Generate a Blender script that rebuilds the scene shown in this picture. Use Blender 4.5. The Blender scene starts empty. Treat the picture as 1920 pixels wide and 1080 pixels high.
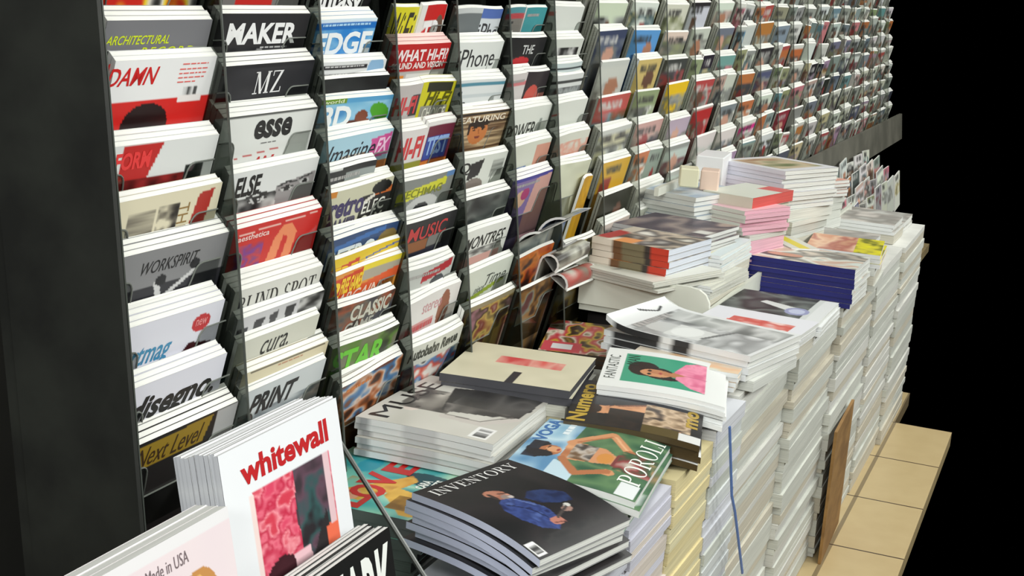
import bpy, math, random
import numpy as np
from mathutils import Matrix, Vector

C = bpy.context.scene.collection
rng = random.Random(11)

# ------------------------------------------------------------------ camera
CAM_Z = 1.5                                     # eye height above the tiled floor
F = 2767.36                                     # focal length in pixels of a 1920 px wide frame
AX = np.array([[.37034244, -.17159911, .91290756],      # along the aisle
               [-.92581808, -.14811859, .34773806],     # into the magazine wall
               [.07554703, -.97396849, -.21372416]])    # up
u_, s_, vt_ = np.linalg.svd(AX); AX = u_ @ vt_
cam = bpy.data.cameras.new('camera'); cam_o = bpy.data.objects.new('camera', cam); C.objects.link(cam_o)
cam.sensor_width = 36; cam.lens = F / 1920 * 36; cam.clip_start = .05; cam.clip_end = 100
r_, d_, f_ = AX[:, 0], AX[:, 1], AX[:, 2]
cam_o.matrix_world = Matrix(((r_[0], -d_[0], -f_[0], 0), (r_[1], -d_[1], -f_[1], 0), (r_[2], -d_[2], -f_[2], CAM_Z), (0, 0, 0, 1)))
bpy.context.scene.camera = cam_o

# ------------------------------------------------------------------ light: dark world, a row of fluorescent ceiling lamps, plus tilted fill lamps added
w = bpy.data.worlds.new('world'); bpy.context.scene.world = w; w.use_nodes = True
w.node_tree.nodes['Background'].inputs[0].default_value = (0, 0, 0, 1); w.node_tree.nodes['Background'].inputs[1].default_value = 0
def lamp(x, y, z, sx, sy, e, col=(.985, 1, .95), tilt=0, yaw=False):
    l = bpy.data.lights.new('ceiling_or_fill_lamp', 'AREA'); l.shape = 'RECTANGLE'; l.size = sx; l.size_y = sy; l.energy = e; l.color = col
    o = bpy.data.objects.new('ceiling_or_fill_lamp', l); C.objects.link(o); o.location = (x, y, z); o.rotation_euler = (tilt, math.radians(-52) if yaw else 0, 0)
for k in range(5):
    lamp(-.6 + k * 2.3, .05, 2.95, 1.5, .35, 15)
    lamp(-.6 + k * 2.3, -1.7, 2.6, 1.5, .6, 50, tilt=math.radians(44))  # fill row, tilted to throw extra frontal light on the rack covers
lamp(-2.2, .3, 2.5, .6, 1.6, 105, tilt=0, yaw=True)  # added fill lamp behind the camera, brightens spines and end faces
vs = bpy.context.scene.view_settings
vs.view_transform = 'Standard'; vs.look = 'None'; vs.gamma = 1; vs.exposure = -.08; vs.use_curve_mapping = False

# ------------------------------------------------------------------ pixel helpers: a pixel of the photograph to a point on a real plane
def ray(u, v):
    return AX @ np.array([u - 960, v - 540, F])
def on_z(u, v, z):                                # z measured from the eye, as everywhere below
    r = ray(u, v); return r * (z / r[2])
def on_y(u, v, y):
    r = ray(u, v); return r * (y / r[1])
RD, RT = 1.15, .121                               # the rack's front plane: Y = RD + RT * Z
def on_rack(u, v, off=0.):
    r = ray(u, v); return r * ((RD + off) / (r[1] - RT * r[2]))

# ------------------------------------------------------------------ materials
def lin(c):
    return tuple((x / 255 / 12.92) if x / 255 <= .04045 else ((x / 255 + .055) / 1.055) ** 2.4 for x in c)
def principled(name, col, rough=.5, spec=.5, metal=0):
    m = bpy.data.materials.new(name); m.use_nodes = True; b = m.node_tree.nodes['Principled BSDF']
    b.inputs['Base Color'].default_value = (*lin(col), 1); b.inputs['Roughness'].default_value = rough
    b.inputs['Specular IOR Level'].default_value = spec; b.inputs['Metallic'].default_value = metal
    return m
def noise_mat(name, c1, c2, scale, rough=.5, stretch=(1, 1, 1), spec=.4, detail=4, coord='Object'):
    m = principled(name, c1, rough, spec); nt = m.node_tree; b = nt.nodes['Principled BSDF']
    tc = nt.nodes.new('ShaderNodeTexCoord'); mp = nt.nodes.new('ShaderNodeMapping'); n = nt.nodes.new('ShaderNodeTexNoise'); r = nt.nodes.new('ShaderNodeValToRGB')
    mp.inputs['Scale'].default_value = stretch; n.inputs['Scale'].default_value = scale; n.inputs['Detail'].default_value = detail
    r.color_ramp.elements[0].color = (*lin(c1), 1); r.color_ramp.elements[1].color = (*lin(c2), 1)
    r.color_ramp.elements[0].position = .35; r.color_ramp.elements[1].position = .65
    nt.links.new(tc.outputs[coord], mp.inputs[0]); nt.links.new(mp.outputs[0], n.inputs[0]); nt.links.new(n.outputs[0], r.inputs[0]); nt.links.new(r.outputs[0], b.inputs['Base Color'])
    return m
def attr_mat(name, rough, spec, grain=0.):
    m = principled(name, (255, 255, 255), rough, spec); nt = m.node_tree; b = nt.nodes['Principled BSDF']
    a = nt.nodes.new('ShaderNodeVertexColor'); a.layer_name = 'Ink'
    out = a.outputs[0]
    if grain:
        tc = nt.nodes.new('ShaderNodeTexCoord'); mp = nt.nodes.new('ShaderNodeMapping'); n = nt.nodes.new('ShaderNodeTexNoise')
        mp.inputs['Scale'].default_value = (6, 6, 900); n.inputs['Scale'].default_value = 1.; n.inputs['Detail'].default_value = 2
        mr = nt.nodes.new('ShaderNodeMapRange'); mr.inputs[1].default_value = .35; mr.inputs[2].default_value = .65; mr.inputs[3].default_value = 1 - grain; mr.inputs[4].default_value = 1.
        mx = nt.nodes.new('ShaderNodeMix'); mx.data_type = 'RGBA'; mx.blend_type = 'MULTIPLY'; mx.inputs[0].default_value = 1
        nt.links.new(tc.outputs['Object'], mp.inputs[0]); nt.links.new(mp.outputs[0], n.inputs[0]); nt.links.new(n.outputs[0], mr.inputs[0])
        nt.links.new(out, mx.inputs[6]); nt.links.new(mr.outputs[0], mx.inputs[7]); out = mx.outputs[2]
    nt.links.new(out, b.inputs['Base Color'])
    return m
def clear_mat(name, tint, gloss, rough=.08):
    m = bpy.data.materials.new(name); m.use_nodes = True; nt = m.node_tree; nt.nodes.remove(nt.nodes['Principled BSDF'])
    t = nt.nodes.new('ShaderNodeBsdfTransparent'); t.inputs[0].default_value = (*tint, 1)
    g = nt.nodes.new('ShaderNodeBsdfGlossy'); g.inputs['Roughness'].default_value = rough
    fr = nt.nodes.new('ShaderNodeFresnel'); fr.inputs[0].default_value = 1.45
    ma = nt.nodes.new('ShaderNodeMath'); ma.operation = 'MULTIPLY'; ma.inputs[1].default_value = gloss
    mx = nt.nodes.new('ShaderNodeMixShader')
    nt.links.new(fr.outputs[0], ma.inputs[0]); nt.links.new(ma.outputs[0], mx.inputs[0]); nt.links.new(t.outputs[0], mx.inputs[1]); nt.links.new(g.outputs[0], mx.inputs[2])
    nt.links.new(mx.outputs[0], nt.nodes['Material Output'].inputs[0])
    return m
PRINT = attr_mat('printed_cover', .38, .45)
PAGES = attr_mat('page_edges', .8, .2, .22)
CLEAR = clear_mat('clear_acrylic', (.93, .95, .93), .8)
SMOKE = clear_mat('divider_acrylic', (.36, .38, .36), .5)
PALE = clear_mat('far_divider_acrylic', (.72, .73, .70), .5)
GLASS = clear_mat('bin_glass', (.86, .93, .9), 1.)
EDGE = principled('acrylic_edge', (112, 116, 110), .3)
EDGE_D = principled('divider_edge', (70, 74, 69), .3)
DARK = noise_mat('dark_backing', (26, 27, 25), (40, 42, 38), 9, .6)
BLACK = noise_mat('black_cabinet', (14, 11, 11), (24, 19, 18), 5, .7)
GREYV = noise_mat('grey_valance', (104, 102, 92), (84, 83, 74), 6, .6)
WHITE = noise_mat('white_laminate', (226, 228, 216), (212, 214, 202), 3, .35)
CARDB = noise_mat('brown_cardboard', (150, 114, 66), (122, 90, 50), 7, .8, (1, 1, 3))
STRAP = principled('blue_strap', (84, 116, 178), .4)

# ------------------------------------------------------------------ mesh builder
class MB:
    def __init__(s): s.v = []; s.f = []; s.m = []; s.c = []; s.n = 0
    def add(s, verts, faces, col=(255, 255, 255), mat=0):
        verts = np.asarray(verts, float).reshape(-1, 3); b = s.n
        s.v.append(verts); s.n += len(verts)
        c = np.asarray(col, float)
        s.c.append(np.tile(c, (len(verts), 1)) if c.ndim == 1 else c)
        s.f += [tuple(i + b for i in f) for f in faces]; s.m += [mat] * len(faces)
    def box(s, x0, x1, y0, y1, z0, z1, col=(255, 255, 255), mat=0, rot=0., skip=()):
        P = np.array([[x, y, z] for z in (z0, z1) for y in (y0, y1) for x in (x0, x1)])
        if rot:
            cx, cy = (x0 + x1) / 2, (y0 + y1) / 2; a, b = math.cos(rot), math.sin(rot)
            X, Y = P[:, 0] - cx, P[:, 1] - cy; P[:, 0] = cx + a * X - b * Y; P[:, 1] = cy + b * X + a * Y
        s.add(P, [(0, 2, 3, 1), (4, 5, 7, 6), (0, 1, 5, 4), (2, 6, 7, 3), (0, 4, 6, 2), (1, 3, 7, 5)], col, mat)
    def tube(s, pts, r, col=(90, 90, 90), mat=0, n=6):
        pts = [Vector(p) for p in pts]; rings = []
        for i, p in enumerate(pts):
            t = (pts[min(i + 1, len(pts) - 1)] - pts[max(i - 1, 0)]).normalized()
            a = t.cross(Vector((.31, .9, .2))).normalized(); b = t.cross(a)
            rings.append([p + r * (math.cos(2 * math.pi * k / n) * a + math.sin(2 * math.pi * k / n) * b) for k in range(n)])
        V = [tuple(q) for R in rings for q in R]; L = len(rings)
        Fc = [(i * n + k, i * n + (k + 1) % n, (i + 1) * n + (k + 1) % n, (i + 1) * n + k) for i in range(L - 1) for k in range(n)]
        Fc += [tuple(range(n - 1, -1, -1)), tuple((L - 1) * n + k for k in range(n))]
        s.add(V, Fc, col, mat)
    def mesh(s, name, mats, smooth=False):
        me = bpy.data.meshes.new(name); V = np.concatenate(s.v)
        me.from_pydata(V.tolist(), [], s.f)
        for m in mats: me.materials.append(m)
        me.polygons.foreach_set('material_index', s.m)
        c = np.concatenate(s.c) / 255.; c = np.where(c <= .04045, c / 12.92, ((c + .055) / 1.055) ** 2.4)
        at = me.color_attributes.new('Ink', 'FLOAT_COLOR', 'POINT')
        at.data.foreach_set('color', np.concatenate([c, np.ones((len(c), 1))], 1).astype(np.float32).ravel())
        if smooth: me.shade_smooth()
        me.update(); return me
def obj(name, me, parent=None):
    o = bpy.data.objects.new(name, me); C.objects.link(o)
    if parent is not None: o.parent = parent
    return o
def tag(o, label=None, cat=None, group=None, kind=None):
    if label: o['label'] = label
    if cat: o['category'] = cat
    if group: o['group'] = group
    if kind: o['kind'] = kind
    return o
def empty(name, loc=(0, 0, 0)):
    o = bpy.data.objects.new(name, None); C.objects.link(o); o.location = loc; o.empty_display_size = .05; return o
def pz(z): return z + CAM_Z

# ------------------------------------------------------------------ lettering
_tc = {}
def text_mesh(body, bold=0., shear=0., space=1.):
    key = (body, bold, shear, space)
    if key in _tc: return _tc[key]
    cu = bpy.data.curves.new('t', 'FONT'); cu.body = body; cu.size = 1; cu.offset = bold; cu.shear = shear; cu.space_character = space
    cu.resolution_u = 3; cu.fill_mode = 'BOTH'
    o = bpy.data.objects.new('t', cu); C.objects.link(o)
    dg = bpy.context.evaluated_depsgraph_get(); me = bpy.data.meshes.new_from_object(o.evaluated_get(dg))
    V = np.array([v.co[:2] for v in me.vertices]); Fc = [tuple(p.vertices) for p in me.polygons]
    bpy.data.objects.remove(o); bpy.data.curves.remove(cu); bpy.data.meshes.remove(me)
    lo, hi = V.min(0), V.max(0); V = (V - lo) / np.maximum(hi - lo, 1e-6)
    _tc[key] = (V, Fc); return _tc[key]
# a small serif alphabet: s = slanted stem (x0,y0,x1,y1,width), h = bar (x0,x1,y,thickness), a = arc (cx,cy,rx,ry,from,to,wx,wy)
def _st(x): return [('s', x, 0, x, 1, .15), ('h', x - .16, x + .16, 0, .05), ('h', x - .16, x + .16, .95, .05)]
SER = {
 'I': (.36, _st(.18)),
 'N': (.9, [('s', .16, 0, .16, 1, .05), ('h', 0, .32, 0, .05), ('h', 0, .2, .95, .05), ('s', .74, 0, .16, 1, .16), ('s', .74, 0, .74, 1, .05), ('h', .6, .88, .95, .05)]),
 'V': (.84, [('s', .4, 0, .14, 1, .15), ('s', .42, 0, .68, 1, .05), ('h', 0, .3, .95, .05), ('h', .54, .82, .95, .05)]),
 'E': (.72, _st(.18) + [('h', .18, .64, 0, .05), ('h', .18, .62, .95, .05), ('h', .18, .5, .48, .05), ('s', .62, 0, .64, .24, .05), ('s', .6, .76, .6, 1, .05), ('s', .48, .38, .48, .62, .05)]),
 'T': (.76, [('s', .37, 0, .37, 1, .15), ('h', .22, .52, 0, .05), ('h', .02, .72, .95, .05), ('s', .04, .74, .04, 1, .05), ('s', .7, .74, .7, 1, .05)]),
 'O': (.92, [('a', .44, .5, .42, .52, 0, 360, .15, .05)]),
 'R': (.84, _st(.18) + [('a', .36, .74, .3, .26, -90, 90, .14, .05), ('h', .18, .38, .95, .05), ('h', .18, .38, .48, .05), ('s', .74, 0, .4, .5, .15), ('h', .64, .86, 0, .05)]),
 'P': (.74, _st(.18) + [('a', .36, .72, .32, .28, -90, 90, .15, .05), ('h', .18, .38, .95, .05), ('h', .18, .38, .44, .05)]),
 'B': (.78, _st(.18) + [('a', .36, .75, .28, .25, -90, 90, .13, .05), ('a', .38, .26, .34, .26, -90, 90, .15, .05), ('h', .18, .38, .95, .05), ('h', .18, .38, .48, .05), ('h', .18, .4, 0, .05)]),
 'D': (.9, _st(.18) + [('a', .36, .5, .46, .5, -90, 90, .16, .05), ('h', .18, .38, .95, .05), ('h', .18, .38, 0, .05)]),
 'L': (.7, _st(.18) + [('h', .18, .64, 0, .05), ('s', .62, 0, .64, .28, .05)]),
 'S': (.62, [('a', .3, .74, .25, .28, 30, 270, .13, .05), ('a', .3, .25, .27, .27, -150, 90, .13, .05)]),
 'Y': (.84, [('s', .4, 0, .4, .45, .15), ('s', .4, .4, .14, 1, .15), ('s', .42, .4, .7, 1, .05), ('h', .26, .54, 0, .05), ('h', 0, .3, .95, .05), ('h', .56, .84, .95, .05)]),
 'M': (1.04, [('s', .14, 0, .14, 1, .05), ('h', 0, .28, 0, .05), ('h', 0, .24, .95, .05), ('s', .5, 0, .18, 1, .15), ('s', .5, 0, .82, 1, .05), ('s', .84, 0, .84, 1, .15), ('h', .7, 1, 0, .05), ('h', .74, 1, .95, .05)]),
 'K': (.86, _st(.18) + [('s', .26, .42, .68, 1, .05), ('s', .74, 0, .36, .58, .15), ('h', .6, .88, 0, .05), ('h', .54, .82, .95, .05)]),
 'A': (.84, [('s', .1, 0, .4, 1, .05), ('s', .68, 0, .4, 1, .16), ('h', .2, .58, .3, .05), ('h', 0, .24, 0, .05), ('h', .54, .84, 0, .05)]),
 'Z': (.72, [('h', .04, .66, .95, .05), ('h', .04, .68, 0, .05), ('s', .1, 0, .6, 1, .16), ('s', .05, .76, .05, 1, .05), ('s', .66, 0, .66, .24, .05)]),
 ' ': (.4, []), '.': (.3, [('h', .08, .22, 0, .14)]),
}
def serif_mesh(body):
    key = ('serif', body)
    if key in _tc: return _tc[key]
    V = []; Fc = []; x = 0.
    for ch in body:
        adv, prims = SER[ch]
        for p in prims:
            b = len(V)
            if p[0] == 's':
                _, x0, y0, x1, y1, wd = p
                V += [(x + x0 - wd / 2, y0), (x + x0 + wd / 2, y0), (x + x1 + wd / 2, y1), (x + x1 - wd / 2, y1)]; Fc.append((b, b + 1, b + 2, b + 3))
            elif p[0] == 'h':
                _, x0, x1, y, t = p
                V += [(x + x0, y), (x + x1, y), (x + x1, y + t), (x + x0, y + t)]; Fc.append((b, b + 1, b + 2, b + 3))
            else:
                _, cx, cy, rx, ry, a0, a1, wx, wy = p; n = 18
                for k in range(n + 1):
                    a = math.radians(a0 + (a1 - a0) * k / n)
                    V += [(x + cx + rx * math.cos(a), cy + ry * math.sin(a)), (x + cx + (rx - wx) * math.cos(a), cy + (ry - wy) * math.sin(a))]
                Fc += [(b + 2 * k, b + 2 * k + 2, b + 2 * k + 3, b + 2 * k + 1) for k in range(n)]
        x += adv + .06
    V = np.array(V); lo, hi = V.min(0), V.max(0); V = (V - lo) / (hi - lo)
    _tc[key] = (V, Fc); return _tc[key]

# ------------------------------------------------------------------ cover printing: ink colours worked out from shapes
def vnoise(x, y, seed):
    g = np.random.RandomState(seed).rand(64, 64)
    xi = np.floor(x).astype(int); yi = np.floor(y).astype(int); fx = x - xi; fy = y - yi
    fx = fx * fx * (3 - 2 * fx); fy = fy * fy * (3 - 2 * fy)
    a = g[xi % 64, yi % 64]; b = g[(xi + 1) % 64, yi % 64]; c = g[xi % 64, (yi + 1) % 64]; d = g[(xi + 1) % 64, (yi + 1) % 64]
    return (a * (1 - fx) + b * fx) * (1 - fy) + (c * (1 - fx) + d * fx) * fy
def ink(x, y, bg, ops):
    col = np.tile(np.array(bg, float), (len(x), 1))
    for op in ops:
        k = op[0]
        if k == 'r':                      # rectangle
            _, x0, y0, x1, y1, c = op; m = (x >= x0) & (x <= x1) & (y >= y0) & (y <= y1); col[m] = c
        elif k == 'e':                    # ellipse, optional turn in degrees
            cx, cy, rx, ry, c = op[1:6]; t = math.radians(op[6]) if len(op) > 6 else 0
            dx = x - cx; dy = y - cy; a = dx * math.cos(t) + dy * math.sin(t); b = -dx * math.sin(t) + dy * math.cos(t)
            m = (a / rx) ** 2 + (b / ry) ** 2 <= 1; col[m] = c
        elif k == 'p':                    # polygon
            _, pts, c = op; ins = np.zeros(len(x), bool); j = len(pts) - 1
            for i in range(len(pts)):
                xi, yi = pts[i]; xj, yj = pts[j]
                if yi != yj:
                    cross = ((yi > y) != (yj > y)) & (x < (xj - xi) * (y - yi) / (yj - yi) + xi); ins ^= cross
                j = i
            col[ins] = c
        elif k == 'l':                    # line of a width
            _, pts, wd, c = op
            for (ax, ay), (bx, by) in zip(pts, pts[1:]):
                L = (bx - ax) ** 2 + (by - ay) ** 2 + 1e-9; t = np.clip(((x - ax) * (bx - ax) + (y - ay) * (by - ay)) / L, 0, 1)
                m = (x - ax - t * (bx - ax)) ** 2 + (y - ay - t * (by - ay)) ** 2 <= (wd / 2) ** 2; col[m] = c
        elif k == 'n':                    # blotchy picture printed over a rectangle: colours chosen by noise
            _, x0, y0, x1, y1, sx, sy, seed, cs = op; m = (x >= x0) & (x <= x1) & (y >= y0) & (y <= y1)
            if m.any():
                v = vnoise(x[m] * sx, y[m] * sy, seed) * .7 + vnoise(x[m] * sx * 2.3, y[m] * sy * 2.3, seed + 1) * .3
                v = np.clip((v - .2) / .6, 0, .999) * (len(cs) - 1); i = v.astype(int); f = (v - i)[:, None]
                cs = np.array(cs, float); col[m] = cs[i] * (1 - f) + cs[np.minimum(i + 1, len(cs) - 1)] * f
        elif k == 'q':                    # blotchy print kept inside a polygon
            _, pts, sx, sy, seed, cs = op; mask = ink(x, y, (0, 0, 0), [('p', pts, (255, 255, 255))])[:, 0] > 100
            if mask.any():
                xs_ = [p[0] for p in pts]; ys_ = [p[1] for p in pts]
                col[mask] = ink(x[mask], y[mask], (0, 0, 0), [('n', min(xs_) - .01, min(ys_) - .01, max(xs_) + .01, max(ys_) + .01, sx, sy, seed, cs)])
        elif k == 'm':                    # fine mottling over everything
            _, amt, sx, sy, seed = op; col += ((vnoise(x * sx, y * sy, seed) - .5) * amt)[:, None]
    return np.clip(col, 0, 255)

def cover(mb, wd, ht, th, art, unit, dense=None, nx=30, ny=14, bend=None, spine=(225, 225, 222), spine_marks=()):
    """printed front at z = +th/2 with its lettering, back at -th/2, spine at x = 0; the top edge lies at y = 0, the foot at y = -ht"""
    bg, ops, texts = art
    ds = list(np.linspace(0, dense or ht, ny + 1)) + ([ht] if dense else [])
    xs = np.linspace(0, 1, nx + 1); X, D = np.meshgrid(xs, ds); X = X.ravel(); D = D.ravel()
    col = ink(X, D / unit, bg, ops)
    def place(x, d, z):
        P = np.stack([x, -d, z], 1)
        return bend(P) if bend else P
    n = nx + 1; q = [(j * n + i, (j + 1) * n + i, (j + 1) * n + i + 1, j * n + i + 1) for j in range(len(ds) - 1) for i in range(nx)]
    mb.add(place(X * wd, D, np.full(len(X), th / 2)), q, col)
    bx = np.linspace(0, 1, 9); BX, BD = np.meshgrid(bx, np.linspace(0, ht, 5)); BX = BX.ravel(); BD = BD.ravel()
    mb.add(place(BX * wd, BD, np.full(45, -th / 2)), [(j * 9 + i, j * 9 + i + 1, (j + 1) * 9 + i + 1, (j + 1) * 9 + i) for j in range(4) for i in range(8)], np.clip(np.array(bg) * .5 + 110, 0, 255))
    sd = np.linspace(0, ht, 25); sv = np.concatenate([place(np.full(25, -.0006), sd, np.full(25, -th / 2)), place(np.full(25, -.0006), sd, np.full(25, th / 2))])
    sc = np.tile(np.array(spine, float), (50, 1))
    for (a, b, c) in spine_marks:
        m = (sd / ht >= a) & (sd / ht <= b); sc[:25][m] = c; sc[25:][m] = c
    mb.add(sv, [(i, i + 1, 25 + i + 1, 25 + i) for i in range(24)], sc)
    for k, t in enumerate(texts):
        body, x0, x1, y0, y1, c = t[:6]; st = t[6] if len(t) > 6 else ''
        if body == '#':                                  # a line of print too small to read: a row of word-long dashes
            q = random.Random(int(x0 * 1000 + y0 * 7000)); xx = x0; V = []; Fc = []
            while xx < x1:
                xe = min(xx + q.uniform(.02, .07), x1); b_ = len(V); V += [(xx, y1), (xe, y1), (xe, y0), (xx, y0)]; Fc.append((b_, b_ + 1, b_ + 2, b_ + 3)); xx = xe + .012
            V = np.array(V); mb.add(place(V[:, 0] * wd, (y0 + (V[:, 1] - y0) * .6) * unit, np.full(len(V), th / 2 + .0004)), Fc, c); continue
        V, Fc = serif_mesh(body) if 'S' in st else text_mesh(body, .035 if 'B' in st else .014 if 'b' in st else 0., .35 if 'i' in st else 0., 1.3 if 'w' in st else 1.)
        if 'V' in st: V = np.stack([V[:, 1], 1 - V[:, 0]], 1)          # reads downward
        if 'U' in st: V = np.stack([1 - V[:, 1], V[:, 0]], 1)          # reads upward
        tx = (x0 + V[:, 0] * (x1 - x0)) * wd; td = (y1 - V[:, 1] * (y1 - y0)) * unit
        keep = [f for f in Fc]
        mb.add(place(tx, td, np.full(len(tx), th / 2 + .0004 + .00005 * k)), keep, c)
def page_block(wd, ht, th, col=(232, 232, 226), bend=None, inset=.0012):
    mb = MB(); nx = 8; z0, z1 = -th / 2 + .0004, th / 2 - .0004
    xs = np.linspace(.0004, wd - inset, nx + 1)
    for yy, sgn in ((-inset * .3, 1), (-ht + inset, -1)):
        P = np.array([(x, yy, z) for z in (z0, z1) for x in xs]); P = bend(P) if bend else P
        mb.add(P, [(i, i + 1, nx + 1 + i + 1, nx + 1 + i) if sgn < 0 else (i, nx + 1 + i, nx + 1 + i + 1, i + 1) for i in range(nx)], col)
    ys = np.linspace(-inset * .3, -ht + inset, 9)
    P = np.array([(wd - inset, y, z) for z in (z0, z1) for y in ys]); P = bend(P) if bend else P
    mb.add(P, [(i, i + 1, 9 + i + 1, 9 + i) for i in range(8)], col)
    return mb.mesh('pages', [PAGES])

# ------------------------------------------------------------------ the setting
def structure(name, me):
    return tag(obj(name, me), kind='structure')
def floor_mat():
    m = principled('beige_tile', (186, 166, 124), .3, .4); nt = m.node_tree; b = nt.nodes['Principled BSDF']; L = nt.links
    tc = nt.nodes.new('ShaderNodeTexCoord'); sp = nt.nodes.new('ShaderNodeSeparateXYZ'); L.new(tc.outputs['Object'], sp.inputs[0])
    def line(sock, off, pitch, half):
        a = nt.nodes.new('ShaderNodeMath'); a.operation = 'SUBTRACT'; a.inputs[1].default_value = off; L.new(sock, a.inputs[0])
        q = nt.nodes.new('ShaderNodeMath'); q.operation = 'PINGPONG'; q.inputs[1].default_value = pitch / 2; L.new(a.outputs[0], q.inputs[0])
        c = nt.nodes.new('ShaderNodeMath'); c.operation = 'LESS_THAN'; c.inputs[1].default_value = half; L.new(q.outputs[0], c.inputs[0]); return c.outputs[0]
    gx = line(sp.outputs[0], 3.942, .443, .0035); gy = line(sp.outputs[1], .4995, .443, .006)
    n = nt.nodes.new('ShaderNodeTexNoise'); n.inputs['Scale'].default_value = 14; L.new(tc.outputs['Object'], n.inputs[0])
    r = nt.nodes.new('ShaderNodeValToRGB'); r.color_ramp.elements[0].color = (*lin((180, 158, 116)), 1); r.color_ramp.elements[1].color = (*lin((194, 174, 132)), 1)
    L.new(n.outputs[0], r.inputs[0])
    m1 = nt.nodes.new('ShaderNodeMix'); m1.data_type = 'RGBA'; L.new(gy, m1.inputs[0]); L.new(r.outputs[0], m1.inputs[6]); m1.inputs[7].default_value = (*lin((128, 112, 84)), 1)
    m2 = nt.nodes.new('ShaderNodeMix'); m2.data_type = 'RGBA'; L.new(gx, m2.inputs[0]); L.new(m1.outputs[2], m2.inputs[6]); m2.inputs[7].default_value = (*lin((58, 44, 34)), 1)
    L.new(m2.outputs[2], b.inputs['Base Color']); return m
mb = MB(); FL = [(.82, .3), (5.271, .3), (5.271, .4995), (5.714, .4995), (5.714, .83), (9.4, .83), (9.4, 1.7), (.82, 1.7)]
mb.add([(x, y, z) for z in (-.05, 0) for x, y in FL], [tuple(range(7, -1, -1)), tuple(range(8, 16))] + [(i, (i + 1) % 8, 8 + (i + 1) % 8, 8 + i) for i in range(8)])
structure('floor', mb.mesh('floor', [floor_mat()]))
mb = MB(); mb.box(1.4, 9.4, 1.62, 1.7, 0, 2.1); structure('wall_back', mb.mesh('wall_back', [noise_mat('dim_plaster', (70, 70, 66), (60, 60, 56), 4, .8)]))

# ------------------------------------------------------------------ the magazine rack
ALPHA = math.radians(-13)                           # pockets tip the magazines gently outward
UP = np.array([0, math.sin(ALPHA), math.cos(ALPHA)])           # from foot to head of a racked magazine
OUT = np.array([0, -math.cos(ALPHA), math.sin(ALPHA)])         # towards the aisle
COLS = [1.505, 1.765, 2.04, 2.303, 2.565, 2.828, 3.092] + [3.395 + .295 * k for k in range(18)]
PITCH = [.252, .266, .254, .252, .253, .255, .27] + [.286] * 18
def rack_point(x, z, off=0.):
    return np.array([x, RD + RT * z, z]) + OUT * off
def rack_matrix(x, z, off=0., roll=0.):
    p = rack_point(x, z, off)
    M = Matrix(((1, UP[0], OUT[0], p[0]), (0, UP[1], OUT[1], p[1]), (0, UP[2], OUT[2], p[2] + CAM_Z), (0, 0, 0, 1)))
    return M @ Matrix.Rotation(roll, 4, 'Z')

rack = tag(empty('magazine_rack', (1.5, 1.3, 0)), 'long dark wall rack with clear acrylic pockets holding rows of magazines', 'magazine rack')
def rack_part(name, me):
    o = obj(name, me); o.parent = rack; o.matrix_parent_inverse = Matrix.Translation((-1.5, -1.3, 0)); return o
def slab(x0, x1, z0, z1, o0, o1, mat, name):
    mb = MB(); P = []
    for z in (z0, z1):
        for o in (o0, o1):
            for x in (x0, x1): P.append((x, RD + RT * z + o, z + CAM_Z))
    mb.add(P, [(0, 1, 3, 2), (4, 6, 7, 5), (0, 4, 5, 1), (2, 3, 7, 6), (0, 2, 6, 4), (1, 5, 7, 3)])
    return rack_part(name, mb.mesh(name, [mat]))
slab(1.49, 3.37, -1.0, .14, .16, .18, DARK, 'back_panel')
slab(3.37, 8.8, -.82, .14, .14, .18, noise_mat('olive_backing', (104, 102, 90), (88, 87, 76), 7, .7), 'back_panel')
mb = MB(); mb.box(1.49, 3.36, .98, 1.5, 0, .26); rack_part('plinth', mb.mesh('plinth', [BLACK]))
slab(5.0, 8.8, -.815, -.672, -.04, -.025, GREYV, 'valance')
slab(1.486, 1.494, -1.0, .14, -.016, .16, DARK, 'end_panel')
slab(1.49, 8.8, .12, .15, -.05, .18, DARK, 'top_rail')
for i, x in enumerate(COLS):
    xe = x - .006
    zb = -.98 if x < 3.36 else -.8; dv = None
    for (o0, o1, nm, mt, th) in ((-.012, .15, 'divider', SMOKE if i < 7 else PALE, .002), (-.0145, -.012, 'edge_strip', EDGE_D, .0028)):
        mb = MB(); P = [(xx, RD + RT * z + o, z + CAM_Z) for z in (zb, .12) for o in (o0, o1) for xx in (xe - th / 2, xe + th / 2)]
        mb.add(P, [(0, 1, 3, 2), (4, 6, 7, 5), (0, 4, 5, 1), (2, 3, 7, 6), (0, 2, 6, 4), (1, 5, 7, 3)])
        if dv is None: dv = rack_part(nm, mb.mesh(nm, [mt]))
        else: e = obj(nm, mb.mesh(nm, [mt]), dv); e.matrix_parent_inverse = Matrix.Translation((-1.5, -1.3, 0)) @ Matrix.Translation((1.5, 1.3, 0))
def pocket_mesh(wd):
    """clear sheet cut low in the middle, its rim a rounded line; y = 0 is the head of the magazine behind"""
    L, R, hi, lo, r = .042, wd - .062, -.038, -.088, .016
    path = [(0, hi), (L - r, hi)] + [(L - r + r * math.sin(a), hi - r + r * math.cos(a)) for a in (math.pi / 8, math.pi / 4, math.pi * 3 / 8, math.pi / 2)]
    path += [(L + .004, lo), (R - .012, lo)] + [(R + r - r * math.cos(a), hi - r + r * math.sin(a)) for a in (0, math.pi / 8, math.pi / 4, math.pi * 3 / 8, math.pi / 2)] + [(wd, hi)]
    mb = MB(); n = len(path)
    P = [(x, y, 0) for x, y in path] + [(x, -.14, 0) for x, y in path]
    mb.add(P, [(i, n + i, n + i + 1, i + 1) for i in range(n - 1)], mat=0)
    rm = MB(); rm.tube([(x, y, 0) for x, y in path], .0012, n=5)
    return mb.mesh('pocket', [CLEAR]), rm.mesh('rim', [EDGE])
POCKETS = {}
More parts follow.
